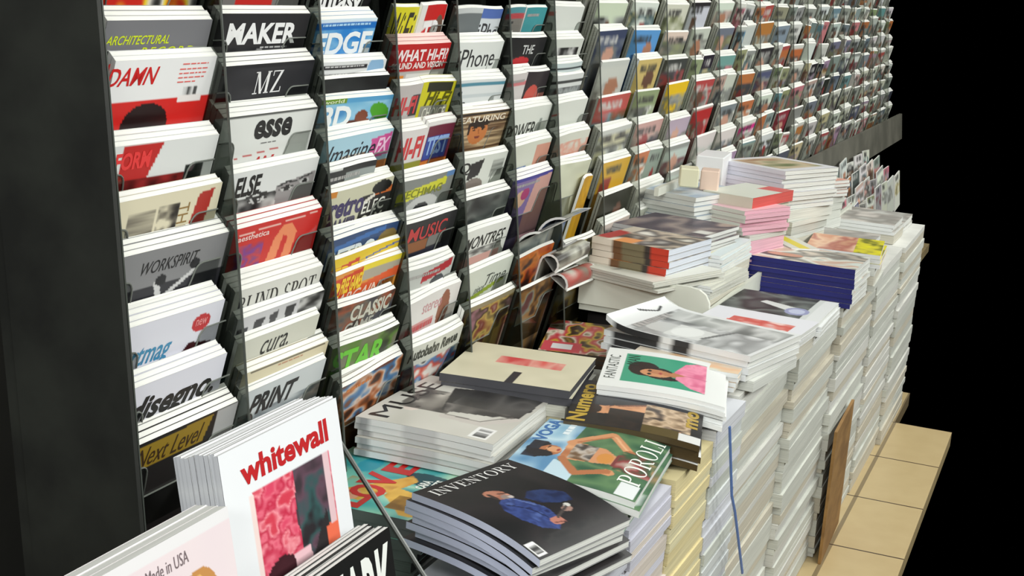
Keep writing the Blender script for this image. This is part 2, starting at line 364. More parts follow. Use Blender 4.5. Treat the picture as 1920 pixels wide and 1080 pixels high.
def pocket(ci, z, off):
    wd = PITCH[ci] - .008
    k = round(wd, 3)
    if k not in POCKETS: POCKETS[k] = pocket_mesh(wd)
    o = obj('pocket', POCKETS[k][0]); o.parent = rack; o.matrix_parent_inverse = Matrix.Translation((-1.5, -1.3, 0)); obj('rim', POCKETS[k][1], o)
    o.matrix_basis = rack_matrix(COLS[ci] + .001, z, off)

W = (232, 234, 230); K = (26, 26, 28)
RACKED = []                                         # (x0, x1, z) of what is already placed
def racked(ci, x0, x1, z, art, label, th=.0062, copies=0, ht=.285, bend=None, roll=0., page=(236, 236, 230), unit=.1, nx=84, ny=36, group=None, dz=.0045, do=.0064, off=0.):
    wd = x1 - x0; mb = MB(); b0 = bend
    def bend(P):                                     # the pages shear upward towards the back as the magazine tips outward
        P = P.copy(); P[:, 1] += np.clip(th / 2 - P[:, 2], 0, None) * .72
        return b0(P) if b0 else P
    cover(mb, wd, ht, th, art, unit, dense=.085, nx=nx, ny=ny, bend=bend)
    o = obj('magazine', mb.mesh('magazine', [PRINT])); o.matrix_world = rack_matrix(x0, z, off, roll)
    tag(o, label, 'magazine', group)
    p = obj('pages', page_block(wd, ht, th, page, bend), o)
    for k in range(copies):
        if k > 0 and x0 > 2.03 or k > 1:
            M = rack_matrix(x0 + rng.uniform(-.003, .003), z + dz * (k + 1), off - do * (k + 1) + .001, roll)
            V = [M @ Vector((a, b if d > 0 or b < 0 else .0045, d)) for d in (-th / 2, th / 2) for b in (-.12, 0) for a in (0, wd)]
            stock.add(V, [(0, 2, 3, 1), (4, 5, 7, 6), (2, 6, 7, 3), (0, 4, 6, 2), (1, 3, 7, 5)], page, 1); continue
        c = o.copy(); C.objects.link(c); c.matrix_world = rack_matrix(x0 + rng.uniform(-.003, .003), z + dz * (k + 1), off - do * (k + 1) + .001, roll)
        q = p.copy(); q.parent = c; C.objects.link(q)
        c['label'] = ' '.join(('spare copy behind the ' + label.replace(' rack column', ' column')).split()[:16])
        c['group'] = 'spare copies behind the ' + label
    return o
ORD = ['', 'first', 'second', 'third', 'fourth', 'fifth', 'sixth', 'seventh', 'eighth', 'ninth', 'tenth', 'eleventh', 'twelfth', 'thirteenth', 'fourteenth', 'fifteenth', 'sixteenth', 'seventeenth', 'eighteenth', 'nineteenth', 'twentieth',
       'twenty-first', 'twenty-second', 'twenty-third', 'twenty-fourth', 'twenty-fifth', 'twenty-sixth']
def where(ci): return ' in the ' + ORD[ci + 1] + ' rack column'
GR = [(30, 30, 30), (90, 90, 90), (170, 170, 168), (225, 225, 222)]
# column, x inset left, x inset right, z of the head, copies, background, shapes (x over the width, y in units of 10 cm), lettering, look
stock = MB()                                        # far magazines and deep spare copies, past counting
NEAR = [
 # ---- first column
 (0, .01, .0, -.018, 0, (70, 68, 66), [('n', 0, 0, 1, 1, 5, 3, 3, [(200, 40, 30), (230, 200, 40), (220, 215, 205), (40, 40, 40)])], [], 'red, yellow and black patterned magazine at the very top'),
 (0, .01, -.002, -.104, 2, (120, 120, 124), [('r', 0, .45, 1, 1, (150, 152, 165)), ('e', .42, .55, .1, .16, (176, 112, 70)), ('e', .52, .6, .06, .1, (50, 40, 34))], [('ARCHITECTURAL', .02, .6, .2, .32, (206, 222, 40), 'bi'), ('RECORD', .34, .86, .36, .47, (206, 222, 40), 'biw')], 'grey magazine with yellow-green lettering'),
 (0, .02, -.012, -.153, 1, (236, 236, 236), [('r', 0, .55, 1, 1, (212, 40, 36)), ('e', .38, .9, .22, .3, (36, 18, 18)), ('r', .66, .42, .86, .52, (235, 235, 235)), ('n', .7, .42, .84, .52, 60, .5, 7, [(20, 20, 20), (240, 240, 240)]), ('r', .66, .52, .9, .62, (238, 232, 230))],
  [('DAMN', -.05, .42, .1, .34, (204, 34, 34), 'bi'), ('#', 0.64, 0.9, 0.08, 0.11, (226, 110, 104)), ('#', 0.62, 0.9, 0.15, 0.18, (226, 110, 104)), ('#', 0.62, 0.9, 0.21, 0.24, (226, 110, 104)), ('#', 0.62, 0.88, 0.27, 0.3, (226, 110, 104)), ('#', 0.62, 0.8, 0.33, 0.36, (226, 110, 104))], 'white magazine with a red lower half and a barcode'),
 (0, .0, .0, -.257, 2, (224, 226, 224), [('p', [(.1, 0.02), (.46, 0.02), (.36, .5), (.1, .5)], (190, 36, 34)), ('r', 0, .48, .86, 1, (112, 26, 26)), ('n', .1, .48, .66, 1, 9, 9, 12, [(70, 14, 14), (150, 40, 40)]), ('r', .72, .4, .9, .72, (34, 40, 38))], [('FORM', .05, .36, .1, .34, (230, 60, 60), 'B')], 'white magazine with dark red picture'),
 (0, .0, .002, -.326, 1, (226, 218, 190), [('r', .4, .18, .6, .62, (64, 58, 50)), ('n', .4, .18, .6, .62, 12, 9, 14, [(30, 26, 22), (90, 84, 74), (226, 218, 190)]), ('p', [(.78, .1), (.93, .06), (.88, .6), (.72, .66)], (176, 52, 44)), ('r', .12, .58, .34, 1, (92, 84, 74)), ('n', .12, .2, .38, .54, 2, 22, 3, [(110, 104, 92), (226, 218, 190)])], [('THE', .6, .7, .2, .62, (150, 120, 70), 'V')], 'cream newspaper with small pictures and a red sticker'),
 (0, -.005, -.012, -.394, 3, (136, 136, 138), [('r', 0, .52, 1, 1, (44, 44, 50)), ('l', [(.36, .5), (.42, .78), (.7, .46)], .05, (210, 210, 210)), ('l', [(.16, .8), (.44, .86)], .04, (210, 210, 210)), ('e', .4, .48, .05, .08, (30, 30, 34)), ('e', .7, .36, .05, .08, (36, 36, 40))], [('WORKSPIRIT', .2, .72, .16, .34, (34, 34, 36), 'i')], 'grey magazine with a zigzag white chair on it'),
 (0, .0, .014, -.484, 3, (226, 226, 236), [('e', .78, .26, .1, .13, (196, 56, 60)), ('p', [(.28, .98), (.46, .72), (.6, .86), (.48, 1)], (196, 50, 44)), ('p', [(.46, .98), (.7, .52), (.96, .62), (.7, 1)], (60, 14, 20)), ('r', .1, .86, .3, 1, (222, 206, 40))], [('artmag', .02, .5, .36, .72, (64, 140, 180), 'bi'), ('new', .72, .84, .2, .3, (240, 150, 150), 'b')], 'white magazine with blue lettering and a red disc'),
 (0, .0, .02, -.562, 2, (228, 228, 238), [], [('disegno.', .02, .92, .2, .66, (18, 18, 20), 'Bi')], 'white magazine with heavy black italic lettering'),
 (0, .0, .0, -.636, 3, (30, 26, 26), [('p', [(0, .06), (.74, .04), (.68, .42), (0, .42)], (150, 122, 34)), ('r', .78, .02, 1, .6, (176, 176, 176))], [('Next Level', .02, .66, .1, .38, (60, 40, 20), 'i')], 'dark magazine with a mustard band'),
 # ---- second column
 (1, .0, .0, -.022, 0, (120, 118, 116), [('r', .3, 0, .7, 1, (196, 44, 38)), ('r', 0, 0, .1, 1, (60, 58, 56))], [('#', .1, .7, .14, .24, (170, 168, 166))], 'grey and red magazine at the very top'),
 (1, .004, -.0, -.096, 1, (46, 45, 47), [('n', 0, .5, 1, 1, 4, 4, 5, [(40, 40, 42), (66, 66, 68), (58, 58, 66)]), ('e', .5, .72, .06, .2, (150, 150, 150)), ('p', [(0, .0), (.04, 0), (.02, 1), (0, 1)], (24, 24, 24))], [('MAKER', .12, .88, .14, .46, (240, 240, 240), 'B'), ('#', 0.5, 0.8, 0.5, 0.54, (190, 190, 190))], 'black magazine with bold white capitals'),
 (1, .003, -.004, -.168, 2, (42, 42, 46), [('n', 0, .05, 1, 1, 3, 3, 21, [(36, 36, 40), (58, 58, 62)])], [('MZ', .36, .66, .12, .46, (236, 236, 236), 'S'), ('#', 0.36, 0.56, 0.54, 0.58, (160, 160, 160))], 'black magazine with white serif initials'),
 (1, -.004, -.006, -.238, 3, (226, 228, 224), [('r', .0, .0, 1, .03, (90, 92, 90)), ('l', [(.2, .66), (.66, .58)], .015, (190, 40, 40)), ('e', .4, .92, .14, .14, (120, 116, 112))], [('esse', .34, .74, .1, .4, (38, 38, 38), 'B'), ('AN', .36, .62, .68, .96, (190, 60, 60), 'Bi'), ('#', 0.44, 0.6, 0.46, 0.49, (120, 120, 120))], 'white magazine with blurred black lower-case title'),
 (1, .0, .0, -.317, 1, (222, 224, 222), [('n', 0, .42, 1, 1, 6, 5, 31, GR), ('p', [(0, .3), (.5, .3), (.5, .42), (0, .44)], (222, 224, 222)), ('p', [(.55, .34), (1, .22), (1, .8), (.6, .9)], (150, 146, 146)), ('l', [(.24, .44), (.34, .38), (.46, .42)], .035, (40, 40, 40)), ('e', .36, .5, .09, .05, (200, 200, 198)), ('e', .36, .5, .04, .05, (20, 20, 20)), ('e', .375, .485, .012, .014, (230, 230, 230)), ('l', [(.26, .5), (.36, .455), (.46, .5)], .014, (24, 24, 24)), ('l', [(.58, .36), (.68, .31), (.78, .34)], .03, (46, 46, 46)), ('e', .68, .42, .07, .045, (196, 196, 194)), ('e', .68, .42, .035, .042, (30, 30, 30)), ('l', [(.6, .42), (.68, .375), (.76, .41)], .014, (30, 30, 30)), ('e', .88, .36, .06, .045, (190, 190, 188)), ('e', .88, .36, .03, .04, (34, 34, 34)), ('l', [(.82, .3), (.94, .26)], .03, (60, 60, 60)), ('p', [(.02, .44), (.12, .44), (.06, .9), (0, .9)], (214, 216, 214))], [('ELSE', .1, .36, .08, .4, (16, 16, 16), 'B')], 'white magazine with black and white eyes'),
 (1, .004, -.0, -.395, 2, (206, 44, 40), [('p', [(.4, .95), (.48, .3), (.56, .14), (.66, .14), (.74, .3), (.7, .86), (.6, .86), (.64, .34), (.58, .3), (.52, .95)], (236, 140, 96)), ('n', .06, .3, .36, .8, 7, 7, 8, [(196, 44, 50), (120, 60, 150), (206, 60, 60), (90, 70, 170)]), ('p', [(.8, .5), (.98, .3), (.96, .9), (.78, .95)], (206, 84, 84)), ('l', [(.08, .12), (.94, .05)], .02, (240, 200, 190))], [('aesthetica', .06, .4, .13, .22, (246, 220, 214), 'b')], 'red magazine with an orange arch'),
 (1, -.006, .006, -.482, 3, (222, 222, 214), [('e', .3, .62, .02, .1, (190, 130, 110))], [('BLIND SPOT', .06, .94, .12, .42, (26, 26, 26), 'S')], 'white magazine with a black serif title'),
 (1, -.004, .006, -.522, 1, (206, 206, 208), [('p', [(.2, .12), (.32, .1), (.26, .4), (.2, .4)], (60, 60, 64)), ('p', [(.36, .12), (.46, .06), (.44, .4), (.4, .4)], (70, 70, 74)), ('p', [(.54, .06), (.66, .06), (.62, .4), (.56, .4)], (54, 54, 58)), ('n', .7, 0, 1, .5, 8, 8, 9, GR), ('r', .02, .18, .14, .4, (50, 52, 60))], [], 'white magazine with broken grey capitals'),
 (1, -.008, .026, -.556, 2, (214, 214, 200), [('r', .2, .42, .7, 1, (40, 40, 34))], [('cura.', .3, .64, .12, .34, (30, 30, 30), 'i')], 'pale cream magazine with a small black title'),
 (1, -.002, .002, -.602, 2, (226, 216, 184), [('l', [(.1, .02), (.95, .02)], .015, (60, 50, 40))], [('#', 0.4, 0.7, 0.06, 0.1, (200, 150, 120))], 'thin cream magazine without a picture'),
 (1, -.008, .014, -.630, 1, (206, 212, 214), [('n', .1, .42, 1, 1, 5, 4, 41, [(206, 212, 214), (120, 130, 136), (196, 186, 180), (70, 74, 78)])], [('PRINT', .12, .68, .12, .46, (22, 22, 24), 'Bi')], 'pale magazine with heavy black italic capitals'),
 (1, -.008, .006, -.706, 1, (196, 196, 190), [('n', .0, .0, 1, 1, 5, 4, 43, [(196, 196, 190), (120, 110, 100)])], [], 'grey magazine at the bottom'),
 # ---- third column
 (2, .0, .03, -.03, 0, (24, 22, 26), [('n', .5, 0, 1, .3, 6, 6, 4, [(24, 22, 26), (160, 60, 90), (40, 30, 40)])], [('Fantasy', .02, .84, .28, .74, (240, 240, 240), 'B')], 'black magazine with white outlined lettering at the top'),
 (2, .002, .038, -.106, 2, (34, 110, 190), [('r', 0, .0, 1, .05, (214, 232, 244)), ('n', 0, .18, 1, 1, 4, 4, 6, [(46, 130, 206), (120, 180, 224), (40, 110, 180)])], [('EDGE', .04, .98, .22, .6, (240, 244, 246), 'B'), ('#', 0.1, 0.9, 0.08, 0.14, (170, 210, 240))], 'blue magazine with white capitals'),
 (2, .006, .006, -.171, 1, (226, 228, 228), [('r', 0, .06, .7, .12, (40, 40, 44)), ('r', 0, .19, 1, .26, (46, 46, 50)), ('e', .84, .14, .13, .2, (140, 180, 214))], [('3D Artist', .02, .96, .32, .62, (20, 20, 22), 'B'), ('#', 0.06, 0.64, 0.07, 0.11, (200, 200, 200)), ('#', 0.04, 0.74, 0.2, 0.25, (200, 200, 200))], 'white magazine with black bars and a blue disc'),
 (2, .006, .004, -.198, 2, (18, 18, 20), [('n', 0, 0, 1, .7, 3, 3, 61, [(14, 14, 16), (40, 44, 44)])], [], 'plain black magazine'),
 (2, .004, -.01, -.230, 1, (88, 160, 206), [('r', 0, .0, .34, .08, (110, 150, 40)), ('n', .0, .08, 1, 1, 4, 4, 17, [(70, 140, 196), (150, 200, 226), (96, 170, 210)]), ('p', [(.38, .9), (.42, .5), (.54, .32), (.64, .32), (.72, .5), (.7, .9)], (104, 54, 34)), ('e', .59, .34, .09, .11, (126, 66, 42)), ('e', .47, .5, .1, .12, (92, 46, 30)), ('e', .68, .46, .05, .08, (130, 70, 44)), ('e', .84, .28, .12, .18, (80, 160, 44), -35), ('e', .14, .76, .1, .16, (90, 80, 74)), ('r', .76, .6, 1, 1, (96, 120, 80))], [('3D', .05, .44, .12, .5, (240, 244, 244), 'B'), ('world', .02, .3, .01, .07, (226, 236, 200), 'b')], 'sky blue magazine with brown furry figure and green splash'),
 (2, -.002, -.004, -.292, 2, (168, 206, 222), [('n', .3, .34, .66, .9, 8, 8, 18, [(110, 76, 50), (226, 214, 196), (60, 44, 36)]), ('p', [(.7, .14), (1, .06), (1, .46), (.72, .5)], (206, 84, 150)), ('r', .6, .56, 1, 1, (190, 120, 60))], [('Imagine', .08, .78, .12, .56, (30, 36, 46), 'i'), ('FX', .78, .98, .14, .4, (240, 200, 226), 'Bi')], 'light blue magazine with a pink corner'),
 (2, -.002, .06, -.338, 1, (34, 36, 38), [('r', .4, .1, 1, 1, (150, 158, 156)), ('r', 0, .0, .3, .04, (226, 228, 226))], [('#', .1, .7, .14, .24, (170, 168, 166))], 'dark magazine with a grey panel'),
 (2, .008, .0, -.374, 3, (204, 202, 176), [('r', 0, .0, .1, .1, (206, 130, 40)), ('r', .52, .22, 1, 1, (40, 38, 36)), ('r', .7, .16, 1, .26, (206, 110, 50)), ('e', .82, .14, .16, .12, (20, 20, 20)), ('p', [(.52, .34), (.72, .22), (.74, .28), (.52, .42)], (226, 222, 210))], [('retro', .06, .56, .16, .5, (60, 50, 96), 'B'), ('GAMER', .04, .5, .52, .9, (70, 64, 90), 'B'), ('ELEC', .56, .92, .34, .56, (230, 230, 220), 'b'), ('GAM', .56, .92, .6, .86, (220, 220, 206), 'B')], 'cream magazine with purple title and black half'),
 (2, -.004, -.016, -.449, 3, (48, 76, 120), [('p', [(0, .16), (.8, 0.02), (.8, .1), (0, .26)], (60, 110, 176)), ('e', .86, .3, .14, .2, (130, 110, 60)), ('n', 0, .5, 1, 1, 6, 6, 22, [(60, 80, 120), (160, 130, 70), (40, 44, 60)])], [('RETRO', .02, .7, .2, .54, (226, 236, 244), 'B')], 'blue magazine with white capitals and cream pages'),
 (2, .006, -.012, -.480, 0, (232, 198, 40), [('p', [(0, .2), (.4, .1), (.42, .4), (0, .5)], (206, 60, 40)), ('l', [(0, .3), (1, .06)], .03, (70, 100, 170))], [('FREE', .04, .5, .18, .44, (246, 206, 40), 'B')], 'yellow magazine with a red flash'),
 (2, .006, -.02, -.508, 1, (226, 150, 60), [('r', .4, .0, 1, .1, (236, 214, 60)), ('p', [(0, .1), (.42, .02), (.42, .36), (.02, .5)], (210, 64, 34)), ('r', .44, .1, .96, .3, (176, 168, 150)), ('p', [(0, .48), (1, .2), (1, .4), (0, .72)], (226, 96, 50))], [('2', .02, .14, .14, .46, (250, 210, 50), 'B'), ('FREE GAMES', .14, .44, .1, .4, (250, 210, 50), 'B'), ('BARGAINS', .04, .8, .4, .62, (250, 220, 200), 'bi')], 'yellow and orange magazine with red and gold lettering'),
 (2, .0, .02, -.561, 1, (62, 64, 72), [('n', 0, 0, 1, 1, 5, 5, 25, [(40, 44, 60), (90, 86, 80), (150, 70, 40), (40, 30, 26)])], [('CLASSIC', .3, .94, .06, .34, (200, 200, 186), 'B'), ('GAME', .26, .7, .36, .56, (170, 170, 160), 'B')], 'dark magazine with pale stone coloured capitals'),
 (2, -.004, .014, -.624, 2, (60, 70, 44), [('n', 0, 0, 1, 1, 5, 5, 27, [(40, 50, 30), (90, 130, 50), (120, 120, 100)])], [('STAR', .04, .8, .12, .56, (110, 200, 60), 'B')], 'dark green magazine with bright green lettering'),
 (2, .004, .0, -.687, 3, (120, 84, 50), [('n', 0, .0, 1, .8, 5, 5, 29, [(60, 36, 24), (170, 96, 50), (206, 190, 180), (60, 110, 160), (110, 60, 40)])], [('#', .1, .5, .1, .2, (206, 120, 50))], 'brown and blue painted fantasy magazine'),
 # ---- fourth column
 (3, .004, .12, -.085, 0, (214, 206, 40), [], [('Wi', .1, .5, .1, .8, (50, 50, 40), 'i'), ('Fi', .5, .9, .1, .8, (50, 50, 40), 'i')], 'yellow magazine, left of two sharing the top pocket'),
 (3, .118, .004, -.082, 0, (226, 224, 220), [('p', [(.2, 0), (1, 0), (1, .3), (.2, .3)], (200, 40, 38)), ('p', [(.2, .5), (.6, .3), (.6, 1), (.1, 1)], (206, 44, 44)), ('e', .84, .5, .14, .3, (110, 84, 70))], [('T3', .22, .84, .3, .84, (240, 240, 240), 'B')], 'red and white magazine, right of two sharing the top pocket'),
 (3, .0, .002, -.150, 2, (188, 36, 38), [('r', 0, .5, 1, 1, (186, 184, 180)), ('r', 0, .58, .3, 1, (222, 140, 40)), ('r', .34, .56, .9, .64, (220, 220, 216))], [('WHAT HI-FI?', .08, .98, .1, .32, (240, 226, 226), 'B'), ('SOUND AND VISION', .06, .94, .34, .46, (236, 220, 216), 'B'), ('AWARDS', .36, .84, .66, .76, (180, 50, 60), 'b')], 'red magazine with white capitals', (238, 206, 200)),
 (3, .002, .11, -.219, 1, (190, 184, 182), [('r', 0, .7, 1, 1, (84, 120, 160)), ('r', .6, .2, .96, .6, (60, 60, 62))], [('HI-FI', .06, .8, .22, .56, (206, 70, 74), 'B')], 'grey magazine with red title, left of two in its pocket'),
 (3, .118, -.012, -.219, 1, (206, 200, 40), [('r', .2, .02, .9, .2, (50, 50, 40)), ('r', .1, .46, .9, .9, (150, 150, 140))], [('Hi-Fi', .2, .94, .18, .46, (90, 88, 20), 'Bi'), ('CHOICE', .2, .86, .5, .7, (226, 226, 210), 'b')], 'yellow magazine, right of two in its pocket'),
 (3, .004, .11, -.298, 2, (220, 216, 214), [('r', 0, .62, 1, 1, (150, 150, 60))], [('HI-FI', .08, .9, .14, .56, (206, 60, 64), 'B')], 'white magazine with red title, left half of its pocket'),
 (3, .126, -.01, -.290, 1, (110, 40, 60), [('r', 0, .0, 1, .08, (230, 228, 226)), ('r', .1, .3, .9, .74, (60, 80, 160)), ('r', 0, .76, 1, 1, (206, 120, 50))], [('TEST', .14, .9, .3, .66, (150, 180, 226), 'B')], 'purple magazine with blue panel, curled over at the top'),
 (3, .002, .01, -.386, 3, (128, 132, 128), [('p', [(.0, .24), (.86, .08), (.86, .24), (0, .46)], (206, 206, 50)), ('e', .5, .62, .3, .26, (190, 192, 190)), ('e', .48, .64, .14, .14, (40, 42, 44)), ('r', .84, .0, 1, .1, (90, 130, 180))], [('TECHMAG', .06, .8, .2, .36, (120, 126, 30), 'b')], 'grey magazine with a yellow band and white headset'),
 (3, .012, -.004, -.459, 2, (40, 40, 42), [('r', .1, .42, .5, .64, (140, 84, 40)), ('r', .52, .4, .8, .6, (120, 120, 116)), ('n', .0, .62, 1, 1, 4, 4, 33, [(30, 34, 50), (50, 50, 60)])], [('MUSIC', .1, .84, .12, .4, (190, 60, 60), 'b')], 'dark magazine with red capitals'),
 (3, .0, .022, -.543, 2, (190, 194, 190), [('p', [(.36, .14), (.96, 0), (.96, .18), (.36, .34)], (176, 44, 54)), ('e', .24, .7, .2, .24, (40, 36, 34)), ('e', .7, .46, .16, .2, (44, 50, 60)), ('r', .4, .4, .56, .8, (220, 216, 212))], [('#', .1, .7, .14, .24, (170, 168, 166))], 'pale grey magazine with a slanted red band'),
 (3, .0, .0, -.601, 2, (224, 222, 220), [('e', .76, .46, .1, .4, (150, 100, 80)), ('n', .0, .5, .6, 1, 6, 6, 35, [(224, 222, 220), (206, 140, 140)])], [('stereo', .34, .7, .16, .36, (206, 150, 156)), ('#', 0.1, 0.6, 0.56, 0.74, (206, 96, 100))], 'white magazine with small pink lettering'),
 (3, -.004, .0, -.682, 2, (206, 208, 200), [('n', .0, .42, 1, 1, 6, 5, 37, [(226, 220, 214), (206, 90, 76), (90, 130, 180), (226, 226, 220), (60, 60, 64)])], [('Autobahn Revue', .06, .92, .06, .3, (50, 54, 50), 'B')], 'white magazine with closely set black title'),
 # ---- fifth column
 (4, .002, .1, -.088, 0, (110, 116, 118), [('r', 0, 0, 1, .1, (196, 200, 200))], [], 'grey magazine, left of two sharing the top pocket'),
 (4, .12, .0, -.088, 0, (206, 212, 216), [('r', 0, 0, 1, .2, (84, 110, 176))], [('iPho', .2, .96, .3, .66, (60, 60, 64))], 'white magazine with blue top, right in the top pocket'),
 (4, .0, .002, -.152, 2, (222, 226, 222), [], [('iPhone', .14, .86, .14, .5, (50, 52, 54)), ('Beginners', .14, .84, .56, .76, (70, 72, 74))], 'white magazine with thin dark lettering'),
 (4, .0, .002, -.223, 2, (220, 224, 224), [('r', 0, .06, 1, .12, (84, 140, 160)), ('r', 0, .3, 1, .36, (196, 204, 206)), ('e', .14, .26, .05, .05, (40, 60, 90))], [('Cameras', .16, .8, .44, .6, (60, 66, 70), 'i')], 'white magazine with a teal stripe'),
 (4, -.002, -.02, -.286, 2, (150, 116, 80), [('n', 0, 0, 1, 1, 1.2, 13, 39, [(70, 52, 36), (206, 180, 140), (90, 64, 44)]), ('e', .46, .42, .17, .25, (196, 120, 64)), ('e', .46, .24, .18, .08, (40, 28, 22)), ('p', [(.27, .26), (.32, .24), (.32, .46), (.28, .46)], (40, 28, 22)), ('l', [(.35, .33), (.43, .34)], .02, (50, 30, 22)), ('l', [(.5, .34), (.58, .32)], .02, (50, 30, 22)), ('e', .39, .37, .03, .016, (40, 26, 22)), ('e', .54, .365, .03, .016, (40, 26, 22)), ('l', [(.47, .37), (.48, .45)], .022, (160, 90, 46)), ('e', .47, .53, .06, .016, (120, 50, 40)), ('r', .0, .02, 1, .05, (40, 34, 30))], [('FEATURING', .04, .9, .08, .21, (236, 226, 206), 'b')], 'brown striped magazine with an orange lit face'),
 (4, .0, .0, -.370, 1, (216, 220, 212), [('p', [(.26, .14), (.5, .06), (.46, .4), (.24, .5)], (40, 40, 40)), ('e', .4, .66, .2, .2, (130, 120, 112)), ('n', .7, .1, .96, .5, 1, 16, 51, [(216, 220, 212), (120, 124, 118)])], [('Q', .06, .26, .1, .36, (40, 42, 40), 'b'), ('&', .08, .24, .42, .66, (110, 112, 108))], 'white magazine with a black and white portrait'),
 (4, .0, -.004, -.450, 2, (46, 52, 52), [('n', .0, .0, 1, 1, 3, 4, 53, [(30, 34, 34), (90, 96, 92), (40, 44, 44)])], [], 'dark grey magazine without visible title'),
 (4, -.002, .002, -.513, 1, (222, 224, 218), [('r', .06, .6, .9, 1, (214, 170, 160)), ('n', .06, .44, .9, .6, 8, 20, 55, [(222, 224, 218), (90, 90, 88)])], [('MONTRES', .12, .92, .16, .42, (36, 38, 36), 'bi')], 'white magazine with black italic capitals and pink foot'),
 (4, -.006, -.01, -.590, 1, (212, 218, 206), [('p', [(0, .66), (.9, .4), (.9, .5), (0, .78)], (150, 170, 60)), ('r', 0, .8, 1, 1, (110, 130, 70))], [('Time', .5, .92, .22, .46, (70, 76, 70), 'i'), ('piece', .3, .5, .4, .6, (110, 116, 110), 'i')], 'white magazine with a green stripe at the foot'),
 (4, -.01, -.02, -.658, 1, (150, 140, 110), [('n', 0, .1, 1, 1, 5, 4, 57, [(206, 206, 190), (120, 60, 50), (196, 170, 90), (60, 50, 40), (150, 110, 120)])], [], 'pale magazine with a flowered picture'),
 # ---- sixth column
 (5, .0, .12, -.086, 0, (120, 116, 110), [('r', 0, 0, 1, .12, (80, 140, 150)), ('r', 0, .12, 1, .24, (176, 70, 74)), ('r', .3, .5, .6, 1, (206, 206, 200))], [('T', .2, .5, .3, .6, (60, 60, 60), 'b')], 'grey magazine with red and teal top, left in its pocket'),
 (5, .116, .01, -.086, 0, (70, 150, 156), [], [('#', .1, .7, .14, .24, (170, 168, 166))], 'teal magazine leaning in the top pocket'),
 (5, .0, .016, -.147, 1, (36, 36, 38), [('e', .46, .52, .2, .1, (190, 44, 50)), ('n', 0, .66, 1, .9, 9, 6, 59, [(30, 30, 30), (200, 200, 196)])], [('THE', .42, .7, .16, .36, (206, 208, 206), 'b')], 'black magazine with red mark'),
 (5, .0, .1, -.220, 2, (206, 200, 198), [('r', 0, .18, 1, .28, (206, 120, 124))], [('#', .1, .7, .14, .24, (170, 168, 166))], 'pale pink magazine, left in its pocket'),
 (5, .104, .0, -.219, 1, (50, 44, 48), [('e', .4, .6, .26, .3, (196, 84, 74)), ('r', .7, .5, 1, 1, (190, 120, 110))], [], 'dark magazine with a red disc'),
 (5, .002, -.012, -.293, 2, (218, 222, 214), [('r', .78, .3, .84, .9, (150, 156, 150))], [('POWER', .04, .72, .34, .7, (50, 56, 52), 'b')], 'white magazine with slim dark capitals'),
 (5, .0, .004, -.368, 3, (210, 214, 200), [('r', .06, .52, .5, .84, (70, 104, 170)), ('r', .66, .1, 1, 1, (206, 150, 130))], [('GE', .12, .44, .54, .8, (206, 216, 236), 'B')], 'pale magazine with a blue panel'),
 (5, .0, .004, -.438, 2, (130, 110, 160), [('r', 0, .0, 1, .08, (70, 66, 150)), ('e', .3, .5, .14, .2, (206, 170, 140)), ('p', [(.6, .1), (1, .06), (1, .9), (.5, .9)], (206, 160, 150)), ('e', .4, .4, .1, .14, (170, 60, 110))], [('#', .1, .7, .14, .24, (170, 168, 166))], 'purple magazine with a pink side'),
 (5, .0, .01, -.600, 0, (70, 60, 56), [('n', 0, 0, 1, 1, 4, 4, 63, [(40, 20, 16), (170, 70, 30), (206, 120, 40), (60, 40, 36)])], [], 'dark orange magazine low down'),
 (5, .0, .01, -.670, 0, (90, 80, 66), [('n', 0, 0, 1, 1, 5, 4, 65, [(60, 46, 36), (150, 110, 60), (130, 140, 130), (96, 60, 60)])], [], 'brown flowered magazine low down'),
 # ---- seventh column
 (6, -.004, .036, -.082, 1, (216, 220, 214), [('r', 0, .14, .2, .22, (220, 130, 120))], [], 'plain white magazine at the top'),
 (6, -.004, .05, -.155, 2, (206, 210, 202), [('n', .1, .2, .9, .8, 7, 6, 67, GR)], [], 'white magazine with a black and white group'),
 (6, -.004, .06, -.208, 2, (200, 214, 214), [('r', 0, .1, 1, .16, (60, 70, 74))], [], 'pale blue magazine with a dark line'),
 (6, -.004, .05, -.234, 2, (214, 218, 216), [('r', 0, .12, 1, .2, (60, 64, 64)), ('n', 0, .3, 1, 1, 5, 5, 69, [(50, 54, 56), (150, 156, 156), (40, 40, 44)])], [], 'white topped magazine with a dark picture'),
 (6, -.002, .03, -.295, 3, (214, 218, 210), [('r', 0, .24, .22, .3, (206, 90, 80))], [], 'plain white magazine with a small red mark'),
 (6, .0, .02, -.368, 3, (208, 210, 198), [('n', 0, .2, 1, .7, 7, 7, 71, [(208, 210, 198), (214, 150, 130), (208, 206, 196)])], [], 'cream magazine with pink blotches'),
 (6, .0, .024, -.434, 3, (206, 210, 186), [('m', 20, 5, 5, 4)], [], 'plain cream-green magazine'),
 (6, .18, .01, -.478, 0, (206, 160, 30), [('n', 0, 0, 1, 1, 6, 6, 73, [(206, 160, 30), (176, 130, 30)])], [], 'narrow ochre yellow magazine standing alone'),
 (6, .06, .01, -.620, 1, (120, 124, 110), [('n', 0, 0, 1, 1, 5, 4, 75, [(170, 176, 160), (150, 140, 60), (70, 70, 60), (110, 90, 60)])], [], 'grey and olive magazine low down'),
 (6, .0, .01, -.690, 0, (80, 74, 60), [('n', 0, 0, 1, 1, 5, 4, 77, [(60, 50, 40), (130, 110, 50), (120, 120, 110)])], [], 'olive brown magazine near the bottom'),
]
zs_done = {}
